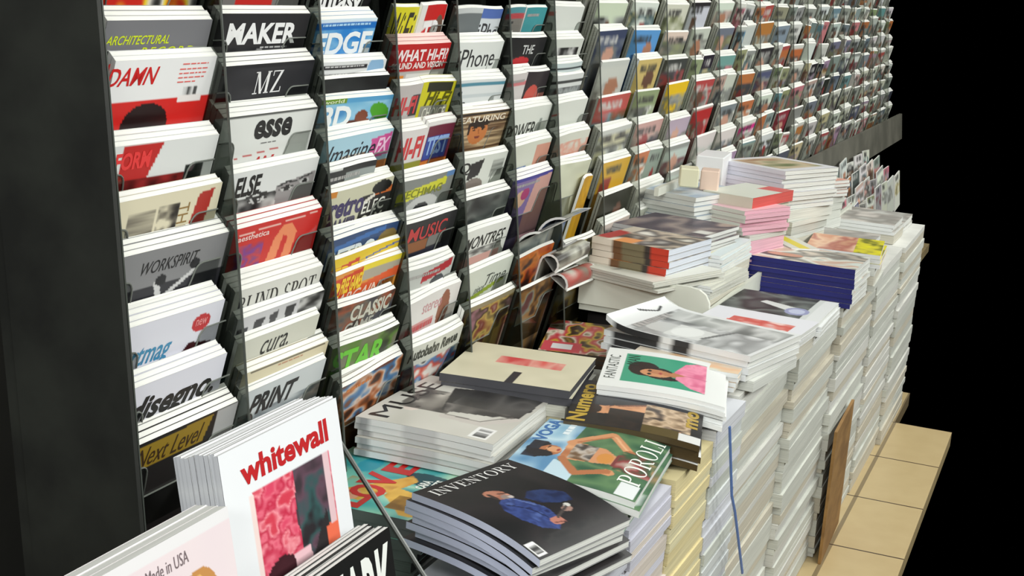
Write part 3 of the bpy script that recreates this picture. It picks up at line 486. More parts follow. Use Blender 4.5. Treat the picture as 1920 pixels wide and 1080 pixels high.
for e in NEAR:
    ci, il, ir, z, cp, bg, ops, texts, look = e[:9]; page = e[9] if len(e) > 9 else (238, 238, 232)
    x0 = COLS[ci] + .003 + il; x1 = COLS[ci] + PITCH[ci] - .006 - ir
    if ci == 0: x0 = COLS[0] + .006 + max(il, 0)
    wob = None
    if ci >= 2:
        a = rng.uniform(.001, .004); ph = rng.uniform(0, 6); L = x1 - x0
        def wob(P, a=a, ph=ph, L=L):
            P = P.copy(); P[:, 2] += a * np.sin(ph + P[:, 0] / L * 4) * np.exp(P[:, 1] / .12); return P
    racked(ci, x0, x1, z, (bg, ops, texts), look + where(ci), copies=min(cp, 3 if ci < 2 else 2), bend=wob, roll=rng.uniform(-.012, .012), page=page)
    zs_done.setdefault(ci, []).append(z)
for ci in range(7):
    zz = sorted(zs_done[ci], reverse=True); last = 9
    for z in zz:
        if last - z > .05: pocket(ci, z, .0045); last = z
# curled and drooping magazines at the end of the near rack
def curl(k, r=.05):
    def f(P):
        P = P.copy(); s = np.clip(P[:, 1] + r * 1.6, 0, None); a = s / r * k
        base = -r * 1.6; th = P[:, 2]
        m = s > 0; y = base + (r / k) * np.sin(a); z = (r / k) * (1 - np.cos(a))
        P[:, 1] = np.where(m, y - th * np.sin(a), P[:, 1]); P[:, 2] = np.where(m, z + th * np.cos(a), th); return P
    return f
for x0, x1, z, k, bg, cs, look in (
    (2.84, 3.03, -.505, .8, (150, 156, 148), [(176, 178, 166), (90, 100, 100), (150, 156, 148)], 'grey magazine drooping forward over its pocket'),
    (2.99, 3.16, -.49, .9, (70, 90, 130), [(40, 84, 150), (150, 150, 140), (90, 96, 96)], 'blue backed magazine curled over at its top'),
    (3.0, 3.22, -.55, 2.3, (60, 56, 50), [(50, 46, 42), (190, 190, 176), (40, 36, 32)], 'magazine rolled forward with a dark inside'),
    (3.04, 3.26, -.60, 2.0, (160, 164, 150), [(190, 190, 178), (170, 70, 64), (120, 124, 110)], 'pale magazine curled down with red print')):
    ci = 5 if x0 < 3 else 6
    racked(ci, x0, x1, z, (bg, [('n', 0, 0, 1, 1, 3, 3, int(z * -900), cs)], []), look + where(ci), th=.005, copies=0, bend=curl(k), nx=14, ny=20, roll=rng.uniform(-.06, .06), off=.02)

# the far columns: every front copy on its own, the spare copies behind them as one stock
PAL = [(222, 224, 216)] * 7 + [(200, 204, 198)] * 4 + [(150, 154, 150)] * 3 + [(120, 128, 140), (196, 170, 160), (176, 84, 84), (206, 130, 140), (110, 150, 160), (150, 156, 120), (64, 66, 70), (46, 44, 46), (206, 196, 150), (90, 100, 120), (190, 120, 70), (170, 150, 170)]
NAMES = [((222, 224, 216), 'white'), ((200, 204, 198), 'pale grey'), ((150, 154, 150), 'mid grey'), ((120, 128, 140), 'slate blue'), ((196, 170, 160), 'dusty pink'), ((176, 84, 84), 'red'), ((206, 130, 140), 'pink'), ((110, 150, 160), 'teal'), ((150, 156, 120), 'olive'), ((64, 66, 70), 'charcoal'), ((46, 44, 46), 'black'), ((206, 196, 150), 'cream'), ((90, 100, 120), 'dark blue'), ((190, 120, 70), 'orange brown'), ((170, 150, 170), 'mauve'), ((232, 196, 30), 'yellow'), ((96, 160, 220), 'light blue'), ((60, 70, 100), 'navy'), ((214, 60, 140), 'magenta')]
def cname(c): return min(NAMES, key=lambda n: sum((a - b) ** 2 for a, b in zip(n[0], c)))[1]
OVER = {(7, 1): (206, 210, 186), (7, 2): (60, 70, 100), (7, 3): (206, 208, 206), (7, 4): (186, 84, 80), (7, 5): (206, 200, 170), (7, 6): (222, 176, 60), (7, 7): (40, 38, 40), (7, 8): (214, 206, 184), (8, 7): (214, 218, 208), (8, 8): (206, 208, 198), (8, 2): (96, 160, 220), (8, 3): (206, 190, 120), (8, 4): (150, 156, 120), (8, 5): (196, 160, 160), (9, 0): (190, 120, 70),
        (9, 1): (214, 214, 200), (9, 2): (222, 210, 200), (9, 3): (70, 70, 66), (9, 4): (232, 196, 30), (9, 5): (190, 170, 190), (9, 6): (206, 214, 206), (10, 0): (206, 150, 60), (10, 1): (206, 214, 216), (10, 4): (190, 80, 80), (10, 5): (190, 50, 46), (11, 3): (120, 160, 160), (11, 5): (130, 134, 150), (12, 6): (214, 60, 140), (13, 3): (46, 44, 46), (14, 2): (140, 150, 170), (14, 6): (150, 50, 60)}
def far_art(bg, seed):
    q = random.Random(seed); ops = []
    c2 = q.choice(PAL); c3 = q.choice(PAL); dk = (60, 60, 60) if sum(bg) > 360 else (200, 200, 196)
    if q.random() < .75: ops.append(('n', 0, q.uniform(.25, .45), 1, 1, q.uniform(2, 5), q.uniform(2, 5), q.randrange(999), [bg, c2, tuple(int(v * .6) for v in c3), bg]))
    if q.random() < .55: ops.append(('e', q.uniform(.3, .7), q.uniform(.5, .8), q.uniform(.12, .25), q.uniform(.15, .3), q.choice([(176, 126, 100), (110, 80, 66), (206, 160, 140), (150, 60, 60)])))
    if q.random() < .35: ops.append(('r', 0, 0, 1, q.uniform(.05, .2), c2))
    if q.random() < .7: x = q.uniform(.05, .2); ops.append(('n', x, .12, x + q.uniform(.5, .75), .32, 14, 2, q.randrange(999), [bg, dk, bg]))
    return (bg, ops, [])
FARZ = [0.0, -.078, -.146, -.226, -.300, -.386, -.462, -.54, -.615, -.675]
for ci in range(7, 25):
    nrow = 9
    for r in range(nrow):
        z = FARZ[r] + rng.uniform(-.008, .008)
        parts = 1 if rng.random() < .72 else 2
        bg = OVER.get((ci, r))
        if bg: parts = 1
        avail = PITCH[ci] - .012; x = COLS[ci] + .004
        for k in range(parts):
            c = bg or rng.choice(PAL); wd = (rng.uniform(.215, .262) if parts == 1 else avail / 2 - .004)
            xx = x + (rng.uniform(0, avail - wd) if parts == 1 else k * avail / 2)
            zz = z + rng.uniform(-.006, .006); c = tuple(int(min(255, max(0, v + rng.uniform(-8, 8)))) for v in c)
            mb = MB(); cover(mb, wd, .2, .005, far_art(c, ci * 100 + r * 10 + k), .1, dense=.1, nx=16, ny=10)
            for yy in (0,):
                mb.add([(0, .004, -.0025), (wd, .004, -.0025), (wd, 0, .0025), (0, 0, .0025)], [(0, 3, 2, 1)], (238, 238, 232), 1)
            mb.add([(wd, 0, -.0025), (wd, -.2, -.0025), (wd, -.2, .0025), (wd, 0, .0025)], [(0, 1, 2, 3)], (225, 225, 218), 1)
            roll = rng.uniform(-.02, .02) if parts == 1 else rng.uniform(-.05, .05)
            if ci > 14:
                M = rack_matrix(xx, zz, 0, roll); V = np.concatenate(mb.v); R3 = np.array(M.to_3x3()); V = V @ R3.T + np.array(M.translation); Cc = np.concatenate(mb.c)
                stock.v.append(V); stock.c.append(Cc); stock.f += [tuple(i + stock.n for i in f) for f in mb.f]; stock.m += mb.m; stock.n += len(V)
            else:
                o = obj('magazine', mb.mesh('magazine', [PRINT, PAGES])); o.matrix_world = rack_matrix(xx, zz, 0, roll)
            side = '' if parts == 1 else (', left of its pair' if k == 0 else ', right of its pair')
            if ci <= 14: tag(o, cname(c) + ' magazine in the ' + ORD[ci + 1] + ' rack column, ' + ORD[r + 1] + ' row down' + side, 'magazine')
            for j in range(rng.choice([0, 1, 2, 2])):
                M = rack_matrix(xx + rng.uniform(-.003, .003), zz + .0042 * (j + 1), -.006 * (j + 1))
                V = [M @ Vector((a, b if d > 0 or b < 0 else .0042, d)) for d in (-.0029, .0029) for b in (-.1, 0) for a in (0, wd)]
                stock.add(V, [(0, 2, 3, 1), (4, 5, 7, 6), (2, 6, 7, 3), (0, 4, 6, 2), (1, 3, 7, 5)], (232, 233, 227), 1)
tag(obj('magazine_stock', stock.mesh('magazine_stock', [PRINT, PAGES])), 'magazines of the far rack columns and the spare copies behind the front ones', 'magazines', kind='stuff')
# ------------------------------------------------------------------ piles of magazines
pstock = MB()                                        # what lies deep in the piles, past counting
def pose(quad, z, drop=0., foot=0.):
    P = [on_z(u, v, zz) for (u, v), zz in zip(quad, (z, z - drop, z - drop - foot, z - foot))]
    P = [p[:2] for p in P]; c = sum(P) / 4
    a1 = (P[1] - P[0] + P[2] - P[3]) / 2; a2 = (P[3] - P[0] + P[2] - P[1]) / 2
    t1 = math.atan2(a1[1], a1[0]); t2 = math.atan2(a2[1], a2[0]) + math.pi / 2
    d = (t2 - t1 + math.pi) % (2 * math.pi) - math.pi
    return c, t1 + d / 2, float(np.linalg.norm(a1)), float(np.linalg.norm(a2))
def flat_matrix(c, ang, wd, ht, z):
    return Matrix.Translation((c[0], c[1], z + CAM_Z)) @ Matrix.Rotation(ang, 4, 'Z') @ Matrix.Translation((-wd / 2, ht / 2, 0))
def sag(wd, drop, top=0., foot=0., ht=.28):
    def f(P):
        P = P.copy(); P[:, 2] += -drop * np.clip(P[:, 0] / wd, 0, 1) ** 2 + top * np.exp(P[:, 1] / .028) - foot * (np.clip(-P[:, 1] / ht, 0, 1)) ** 3; return P
    return f
def pile(name, quad, z, th, n, art, label, cat='magazine', group=None, spine=(222, 224, 224), marks=(), page=(226, 227, 222), drop=0., top=0., foot=0., jit=.006, twist=.03, to=None, fill=None, nx=100, ny=120, below=None, fill_th=(.014, .034), ang=None):
    c, an, wd, ht = pose(quad, z, drop, foot) if len(quad) == 4 else quad[0]
    if ang is not None: an = ang
    bd = sag(wd, drop, top, foot, ht); tb = sag(wd, drop, 0, foot, ht)
    mb = MB(); cover(mb, wd, ht, th, art, ht, nx=nx, ny=ny, bend=bd, spine=spine, spine_marks=marks)
    o = obj(name, mb.mesh(name, [PRINT])); o.matrix_world = flat_matrix(c, an, wd, ht, z - th / 2); tag(o, label, cat)
    p = obj('pages', page_block(wd, ht, th, page, bd), o)
    if n > 1:
        mb = MB(); cover(mb, wd, ht, th, (art[0], [q for q in art[1]], []), ht, nx=12, ny=14, bend=tb, spine=spine, spine_marks=marks); me = mb.mesh(name, [PRINT]); pm = page_block(wd, ht, th, page, tb)
    for k in range(1, n):
        c2 = c + np.array([rng.uniform(-jit, jit), rng.uniform(-jit, jit)])
        q = o.copy(); q.data = me; C.objects.link(q); q.matrix_world = flat_matrix(c2, an + rng.uniform(-twist, twist), wd, ht, z - th / 2 - k * (th + .0006))
        r = p.copy(); r.data = pm; r.parent = q; C.objects.link(r)
        q['label'] = ' '.join(('copy lower in the pile under the ' + (below or label)).split()[:16]); q['group'] = 'copies piled under the ' + (below or label)
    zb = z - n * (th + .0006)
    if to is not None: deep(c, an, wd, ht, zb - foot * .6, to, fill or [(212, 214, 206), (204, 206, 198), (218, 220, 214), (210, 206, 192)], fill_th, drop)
    return o
def deep(c, an, wd, ht, z0, z1, cols, ths=(.013, .034), drop=0.):
    z = z0
    while z > z1 + .004:
        t = min(rng.uniform(*ths), z - z1); k = math.exp(-(z0 - z) / .12)
        a = an * (k * .6 + .1) + rng.uniform(-.006, .006); x = c[0] + rng.uniform(-.004, .004); y = c[1] + rng.uniform(-.005, .005)
        w2 = wd / 2 * rng.uniform(.985, 1.012); h2 = ht / 2 * rng.uniform(.98, 1.0); g = .0007
        nx_ = 7; dr = drop * k
        xs = np.linspace(-w2, w2, nx_); P = []
        for zz in (z - t + g, z):
            for yy in (-h2, h2):
                for xx in xs:
                    P.append((x + xx * math.cos(a) - yy * math.sin(a), y + xx * math.sin(a) + yy * math.cos(a), zz + CAM_Z - dr * ((xx + w2) / (2 * w2)) ** 2))
        n = nx_; Fc = []
        for i in range(n - 1):
            Fc += [(2 * n + i, 2 * n + i + 1, 3 * n + i + 1, 3 * n + i), (i, n + i, n + i + 1, i + 1), (i, i + 1, 2 * n + i + 1, 2 * n + i), (n + i, 3 * n + i, 3 * n + i + 1, n + i + 1)]
        Fc += [(0, 2 * n, 3 * n, n), (n - 1, 2 * n - 1, 4 * n - 1, 3 * n - 1)]
        cc = rng.choice(cols); q8 = rng.uniform(-7, 5); cc = tuple(max(0, min(255, v + q8)) for v in cc)
        pstock.add(P, Fc, cc); z -= t
def rect(x0, x1, y0, y1, a=0.):
    return [(np.array([(x0 + x1) / 2, (y0 + y1) / 2]), a, x1 - x0, y1 - y0)]
FLOOR = -CAM_Z
SKIN = (206, 146, 104); SKIN2 = (176, 112, 74)
# --- front row, along the aisle
pile('stacked_magazine', [(781, 923), (953, 858), (1170, 973), (1017, 1055)], -.748, .0105, 7,
     ((24, 24, 27), [('n', 0, 0, 1, 1, 3, 3, 81, [(20, 20, 22), (36, 32, 34), (22, 22, 24)]), ('e', .405, .375, .07, .075, (160, 104, 84)), ('e', .375, .335, .06, .045, (176, 120, 98)), ('e', .35, .37, .02, .05, (60, 46, 42)), ('e', .43, .42, .045, .035, (140, 124, 118)), ('e', .455, .435, .02, .016, (190, 180, 176)), ('l', [(.41, .36), (.47, .38)], .01, (40, 30, 30)), ('e', .462, .4, .016, .012, (196, 140, 118)),
       ('q', [(.3, .46), (.36, .43), (.44, .45), (.5, .54), (.54, .66), (.5, .8), (.4, .86), (.3, .8), (.24, .66), (.25, .54)], 14, 16, 151, [(30, 40, 84), (56, 74, 134), (40, 54, 104), (74, 94, 152)]), ('q', [(.52, .5), (.62, .44), (.74, .48), (.84, .58), (.8, .68), (.68, .66), (.56, .6)], 14, 12, 152, [(22, 30, 58), (40, 56, 100), (26, 36, 70)]),
       ('l', [(.33, .5), (.42, .62), (.44, .74)], .012, (24, 30, 62)), ('l', [(.44, .47), (.5, .6)], .014, (90, 108, 160)), ('e', .47, .79, .06, .04, (176, 116, 100)), ('l', [(.43, .8), (.52, .82)], .012, (120, 72, 64)), ('e', .66, .73, .05, .03, (150, 120, 110)), ('e', .7, .7, .03, .022, (196, 194, 188)), ('l', [(.5, .77), (.68, .71)], .02, (70, 62, 60)), ('n', .2, .86, .8, .94, 9, 16, 153, [(24, 24, 27), (44, 42, 42), (24, 24, 27)]), ('r', .02, .86, .1, .98, (228, 228, 226)), ('n', .03, .88, .09, .96, 3, 50, 5, [(230, 230, 230), (40, 40, 40)])],
      [('INVENTORY', .08, .94, .055, .15, (226, 226, 224), 'S')]),
     'black magazine with serif title and man in blue denim, topmost of the nearest pile', spine=(206, 212, 234), drop=.0, foot=.03, jit=.009, twist=.03, fill=[(206, 212, 232), (226, 228, 230), (196, 200, 214)], fill_th=(.009, .014), below='black magazine nearest the front')
pile('stacked_magazine', [(930, 880), (1035, 785), (1257, 838), (1192, 941)], -.757, .011, 4,
     ((60, 100, 74), [('n', 0, 0, 1, 1, 5, 5, 83, [(50, 90, 66), (96, 130, 90), (40, 76, 60)]), ('r', 0, 0, 1, .3, (140, 190, 214)), ('n', 0, 0, 1, .32, 4, 5, 84, [(90, 140, 180), (196, 220, 230), (120, 170, 200)]), ('p', [(0, .3), (.3, .3), (.2, .5), (0, .5)], (190, 214, 226)),
       ('e', .42, .13, .15, .09, (24, 26, 34)), ('n', .28, .05, .56, .14, 10, 10, 156, [(24, 26, 34), (50, 60, 80)]), ('e', .43, .22, .085, .085, SKIN2), ('e', .45, .24, .05, .06, (214, 158, 116)), ('l', [(.39, .2), (.43, .19)], .012, (50, 30, 24)), ('l', [(.46, .19), (.5, .2)], .012, (50, 30, 24)), ('e', .45, .275, .025, .01, (160, 60, 56)), ('e', .36, .16, .06, .1, (26, 26, 32)), ('p', [(.32, .32), (.64, .3), (.62, .6), (.54, .7), (.4, .7), (.36, .58)], SKIN), ('p', [(.36, .36), (.62, .34), (.6, .54), (.38, .54)], (88, 76, 70)), ('n', .36, .36, .62, .54, 14, 14, 86, [(70, 64, 60), (190, 180, 170), (110, 84, 60)]),
       ('q', [(.32, .32), (.64, .3), (.62, .36), (.36, .37)], 9, 9, 155, [SKIN2, (222, 168, 124)]), ('l', [(.62, .32), (.9, .56), (.66, .76)], .075, SKIN), ('l', [(.64, .36), (.86, .57)], .02, SKIN2), ('l', [(.87, .59), (.68, .74)], .02, (226, 176, 134)), ('e', .64, .77, .06, .05, SKIN2), ('e', .27, .71, .05, .05, SKIN), ('l', [(.34, .34), (.15, .5), (.28, .7)], .065, SKIN2), ('e', .47, .63, .09, .06, (206, 140, 70)), ('p', [(.38, .7), (.58, .7), (.64, .96), (.34, .96)], (120, 60, 60)), ('n', .34, .72, .66, 1, 9, 9, 88, [(196, 190, 176), (140, 60, 60), (50, 90, 60), (206, 150, 110)]), ('r', .02, .84, .2, .98, (222, 226, 226))],
      [('VOGA', .56, .99, .02, .13, (60, 110, 170), 'B'), ('#', 0.74, 0.98, 0.2, 0.28, (226, 236, 240)), ('POROLI', .2, .98, .8, .97, (236, 240, 232), 'S')]),
     'magazine with woman holding raised arms on green and light blue, second pile from the front', spine=(224, 226, 224), drop=.006, foot=.016, jit=.012, fill=[(216, 216, 210), (222, 210, 200), (220, 220, 216), (210, 206, 190)], below='cover of woman with raised arms')
pile('stacked_magazine', [(1031, 788), (1113, 722), (1342, 748), (1288, 830)], -.757, .011, 4,
     ((30, 27, 26), [('r', .6, .14, 1, .9, (44, 46, 54)), ('n', .4, 0, 1, .3, 4, 4, 90, [(34, 34, 38), (56, 56, 64)]), ('e', .22, .42, .2, .2, (18, 15, 14)), ('e', .35, .22, .09, .12, SKIN), ('q', [(.28, .28), (.44, .26), (.6, .6), (.56, .68), (.4, .62)], 7, 7, 157, [(150, 96, 66), SKIN, (222, 170, 130)]), ('l', [(.44, .3), (.6, .62)], .03, (120, 74, 50)), ('l', [(.42, .34), (.34, .62), (.08, .86)], .085, SKIN), ('l', [(.38, .38), (.3, .62), (.08, .82)], .025, (150, 96, 66)), ('e', .35, .17, .1, .07, (40, 26, 20)), ('n', .04, .3, .4, .56, 9, 7, 158, [(18, 15, 14), (44, 32, 26), (18, 15, 14)]), ('p', [(.2, .6), (.56, .56), (.6, .9), (.16, .9)], (140, 120, 96)), ('n', .16, .56, .6, .92, 12, 12, 92, [(60, 48, 40), (206, 180, 150), (120, 96, 70)]), ('r', 0, .84, .14, 1, (220, 220, 218)), ('r', 0, .56, .16, .84, (84, 70, 30))],
      [('Numero', .04, .9, .01, .15, (186, 156, 60), 'B'), ('mode', .3, .96, .84, .97, (176, 146, 56), 'B')]),
     'dark magazine with gold lettering and woman leaning on one arm', spine=(70, 56, 30), foot=.016, jit=.008, fill=[(222, 212, 170), (226, 216, 178), (216, 204, 158)], below='dark magazine with gold lettering')
pile('stacked_magazine', [(1098, 722), (1162, 659), (1384, 687), (1332, 757)], -.738, .0085, 5,
     ((230, 232, 230), [('r', .17, .16, .88, .84, (62, 158, 126)), ('e', .53, .33, .18, .13, (34, 26, 26)), ('e', .47, .44, .13, .14, (36, 27, 27)), ('e', .36, .5, .05, .12, (36, 27, 27)), ('e', .455, .43, .092, .125, SKIN), ('e', .49, .45, .05, .1, (190, 128, 90)), ('e', .47, .54, .05, .06, (186, 124, 86)), ('p', [(.17, .84), (.22, .72), (.38, .6), (.56, .58), (.8, .66), (.88, .76), (.88, .84)], (226, 128, 158)), ('p', [(.42, .56), (.52, .56), (.56, .66), (.4, .66)], SKIN2), ('q', [(.17, .84), (.22, .72), (.38, .6), (.56, .58), (.8, .66), (.88, .76), (.88, .84)], 9, 12, 94, [(214, 104, 140), (240, 150, 178), (226, 126, 158)]), ('p', [(.42, .56), (.54, .56), (.5, .68)], (186, 124, 86)), ('l', [(.5, .68), (.5, .84)], .01, (196, 96, 128)), ('l', [(.4, .385), (.44, .375)], .012, (40, 26, 22)), ('l', [(.48, .375), (.52, .385)], .012, (40, 26, 22)), ('l', [(.46, .4), (.46, .46)], .012, (176, 112, 78)), ('e', .42, .38, .025, .015, (40, 30, 26)), ('e', .5, .38, .025, .015, (40, 30, 26)), ('e', .46, .47, .03, .014, (170, 70, 70))],
      [('FANTASTIC', .2, .8, .03, .12, (90, 96, 94)), ('MAN', .6, .84, .18, .28, (40, 70, 60))]),
     'white magazine with woman in pink on a green square', spine=(230, 232, 232), foot=.016, jit=.005, below='white magazine with green square')
pile('stacked_magazine', rect(2.765, 2.985, .575, .80, .05), -.748, .009, 4, ((226, 214, 196), [('n', 0, .3, 1, 1, 4, 4, 96, [(226, 220, 208), (232, 184, 140), (222, 226, 214)])], []),
     'cream magazine with orange picture on a pile behind the green square', drop=.01, below='cream and orange magazine')
pile('stacked_magazine', [(1148, 606), (1243, 572), (1490, 626), (1412, 674)], -.722, .0125, 4,
     ((224, 226, 226), [('r', .02, .14, .94, .97, (170, 172, 172)), ('n', .02, .14, .94, .97, 3, 6, 98, [(236, 238, 238), (150, 152, 152), (206, 208, 208), (110, 112, 112)]), ('e', .3, .3, .16, .13, (196, 198, 196)), ('p', [(.1, .36), (.5, .34), (.44, .62), (.12, .6)], (216, 218, 216)), ('e', .3, .46, .16, .1, (232, 234, 232)), ('l', [(.2, .6), (.9, .74)], .03, (120, 122, 122)), ('r', .6, .16, .94, .97, (150, 154, 152)), ('n', .6, .16, .94, .97, 2, 7, 99, [(130, 134, 132), (206, 208, 206), (96, 100, 98)]), ('l', [(.46, .03), (.68, .09), (.8, .06)], .018, (60, 62, 62))],
      [('#', .1, .7, .14, .24, (170, 168, 166))]),
     'white magazine with grey statue picture and curled top edge', spine=(228, 230, 232), marks=((.08, .4, (50, 50, 52)), (.46, .62, (50, 50, 52))), top=.022, below='white magazine with statue picture', to=-.797)
pile('stacked_magazine', [(1285, 604), (1345, 574), (1528, 600), (1484, 652)], -.735, .01, 3,
     ((226, 226, 232), [('p', [(.2, .3), (.55, .24), (.5, .8), (.3, .86)], (226, 120, 100)), ('n', .16, .26, .7, .86, 6, 6, 101, [(226, 226, 232), (226, 150, 140), (206, 90, 80), (236, 206, 200)]), ('r', .05, .05, .5, .2, (230, 170, 170))], []),
     'white magazine with pink and orange figure beside the grey statue cover', below='white magazine with pink figure', to=-.797)
pile('stacked_magazine', [(1345, 577), (1395, 540), (1577, 570), (1532, 603)], -.738, .01, 5,
     ((206, 210, 208), [('r', .0, .0, 1, .8, (56, 58, 58)), ('n', 0, 0, 1, .8, 3, 3, 103, [(40, 42, 42), (110, 116, 112), (30, 30, 32), (70, 74, 72)]), ('p', [(.3, .6), (.5, .3), (.6, .34), (.4, .8)], (214, 216, 214)), ('e', .3, .72, .16, .12, (150, 154, 190)), ('e', .3, .72, .1, .08, (190, 196, 220)), ('r', 0, .86, 1, 1, (222, 224, 224))], []),
     'magazine with dark grey photograph in front of the blue spines', drop=.006, jit=.01, below='magazine with dark photograph')
pile('stacked_magazine', [(1393, 475), (1422, 453), (1640, 482), (1597, 506)], -.70, .0125, 8,
     ((206, 210, 200), [('n', 0, 0, 1, 1, 3, 4, 105, [(206, 214, 206), (196, 160, 140), (220, 224, 214), (120, 116, 110), (206, 196, 180)]), ('e', .3, .3, .14, .2, (60, 56, 54)), ('e', .34, .34, .1, .16, (196, 140, 116))], []),
     'pale magazine topping a stack of deep blue spines', spine=(22, 24, 104), drop=.004, jit=.004, twist=.012, fill=[(206, 208, 200), (186, 188, 178), (220, 222, 214)], below='pale magazine with deep blue spine')
pile('stacked_magazine', [(1500, 462), (1535, 438), (1664, 452), (1646, 478)], -.71, .012, 3,
     ((206, 160, 134), [('n', 0, 0, 1, 1, 3, 4, 107, [(206, 150, 120), (226, 190, 160), (176, 110, 96), (216, 180, 140)]), ('r', 0, .64, 1, 1, (222, 214, 40)), ('n', 0, .64, 1, 1, 8, 8, 108, [(222, 214, 40), (206, 196, 60), (120, 120, 40)])], []),
     'peach and yellow magazine in a white frame behind the blue spines', below='peach and yellow magazine', to=-.815)
for x0, x1, zt, lab in ((4.42, 4.66, -.735, 'white magazine on the pile beyond the peach cover'), (4.98, 5.22, -.75, 'grey magazine on the pile second from the far end'), (5.26, 5.52, -.78, 'grey magazine on the farthest pile')):
    pile('stacked_magazine', rect(x0, x1, .56, .8, 0), zt, .011, 3, ((206, 206, 200), [('n', 0, 0, 1, 1, 3, 4, int(x0 * 50), [(206, 206, 200), (150, 146, 140), (220, 214, 206)])], []), lab, to=-.815, nx=14, ny=14, below=lab)
for x0, x1, yf, z0, cols in ((1.70, 2.055, .563, -.858, [(206, 212, 232), (222, 224, 230), (204, 206, 216)]), (2.06, 2.295, .56, -.83, [(222, 222, 220), (222, 212, 202), (214, 214, 226)]), (2.30, 2.55, .557, -.822, [(226, 214, 170), (222, 208, 160), (228, 220, 182)]),
        (2.555, 2.79, .554, -.803, [(210, 214, 214), (204, 208, 200), (214, 216, 222)]), (2.795, 3.285, .56, -.798, [(212, 214, 206), (204, 206, 198), (216, 216, 210), (206, 200, 184)]), (3.29, 3.81, .541, -.798, [(212, 214, 206), (204, 206, 198), (216, 216, 210), (206, 200, 184)]), (3.815, 4.40, .526, -.808, [(212, 214, 206), (204, 206, 198), (216, 216, 210), (206, 200, 184)]), (4.405, 4.95, .518, -.816, [(212, 214, 206), (204, 206, 198), (216, 216, 210), (206, 200, 184)]), (4.955, 5.53, .51, -.816, [(212, 214, 206), (204, 206, 198), (216, 216, 210), (206, 200, 184)])):
    deep(np.array([(x0 + x1) / 2, (yf + .80) / 2]), 0, x1 - x0, .80 - yf, z0, FLOOR, cols, (.012, .036))
# --- back row, against the rack
pile('stacked_magazine', [(545, 925), (653, 830), (890, 888), (790, 985)], -.822, .016, 4,
     ((120, 190, 176), [('n', 0, 0, 1, 1, 3, 3, 111, [(150, 206, 186), (60, 160, 166), (176, 216, 190), (40, 130, 140)]), ('e', .74, .27, .14, .08, (40, 150, 170)), ('r', .9, 0, 1, 1, (160, 204, 176)), ('n', .2, .26, .5, .44, 6, 6, 112, [(206, 206, 190), (176, 150, 110), (120, 196, 186)]),
       ('e', .62, .86, .12, .3, (20, 70, 80), 20), ('p', [(.16, .34), (.3, .34), (.6, .56), (.7, .62), (.62, .7), (.4, .64), (.3, .56), (.14, .5)], (214, 156, 60)), ('p', [(.3, .6), (.46, .62), (.36, .96), (.06, .98), (.04, .84), (.16, .74)], (206, 156, 50)), ('q', [(.16, .34), (.3, .34), (.6, .56), (.7, .62), (.62, .7), (.4, .64), (.3, .56), (.14, .5)], 7, 7, 159, [(170, 104, 36), (226, 176, 80), (206, 140, 50)]), ('q', [(.3, .6), (.46, .62), (.36, .96), (.06, .98), (.04, .84), (.16, .74)], 7, 6, 160, [(176, 120, 36), (230, 184, 84), (196, 140, 46)]), ('e', .2, .4, .1, .07, (222, 150, 124)), ('n', .12, .7, .34, .84, 12, 12, 113, [(206, 156, 50), (120, 84, 30)])],
      [('L', .02, .24, .34, .56, (200, 40, 40), 'B'), ('O', .2, .42, .36, .6, (200, 36, 36), 'B'), ('V', .4, .64, .34, .58, (200, 36, 36), 'B'), ('E', .68, .94, .38, .6, (200, 36, 36), 'B'), ('CARA', .5, .66, .72, .79, (236, 240, 236), 'B'), ('LUSTS', .5, .7, .8, .87, (236, 240, 236), 'B')]),
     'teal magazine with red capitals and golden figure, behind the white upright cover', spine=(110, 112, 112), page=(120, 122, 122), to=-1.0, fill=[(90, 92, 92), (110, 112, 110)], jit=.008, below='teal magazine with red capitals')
pile('stacked_magazine', [(681, 776), (803, 704), (1025, 745), (935, 843)], -.752, .0105, 6,
     ((206, 204, 196), [('n', 0, 0, 1, 1, 2, 3, 115, [(206, 204, 196), (190, 188, 180)]), ('p', [(.36, .12), (.66, .12), (.62, .26), (.4, .34)], (110, 106, 100)), ('e', .36, .24, .12, .07, (216, 204, 196)), ('n', .3, .14, .7, .5, 5, 6, 116, [(196, 190, 182), (120, 116, 110), (60, 58, 56), (176, 172, 166)]), ('p', [(.34, .44), (.8, .3), (.96, .94), (.62, .98), (.42, .8)], (50, 48, 47)), ('n', .44, .44, .96, .96, 3, 4, 117, [(40, 38, 38), (84, 82, 80), (30, 30, 30)]), ('q', [(.34, .46), (.5, .4), (.5, .9), (.4, .8)], 6, 5, 161, [(60, 58, 56), (120, 116, 112), (40, 38, 38)]), ('l', [(.26, .5), (.24, .78), (.44, .96)], .06, (196, 190, 184)), ('l', [(.29, .5), (.28, .76), (.46, .92)], .014, (120, 114, 110)), ('l', [(.44, .2), (.6, .18), (.64, .3)], .02, (70, 68, 66)), ('e', .33, .27, .02, .02, (60, 56, 54)), ('r', .04, .8, .2, .93, (232, 232, 230)), ('n', .06, .82, .18, .91, 30, 1, 7, [(30, 30, 30), (236, 236, 236)])],
      [('MUSE', .06, .82, .05, .2, (34, 32, 32))]),
     'grey magazine with dark embracing figures, on the pile of grey spines', spine=(214, 216, 216), marks=((.03, .12, (150, 152, 154)), (.36, .6, (190, 192, 194))), drop=.012, foot=.006, jit=.008, to=-1.0, below='grey magazine with dark figures')
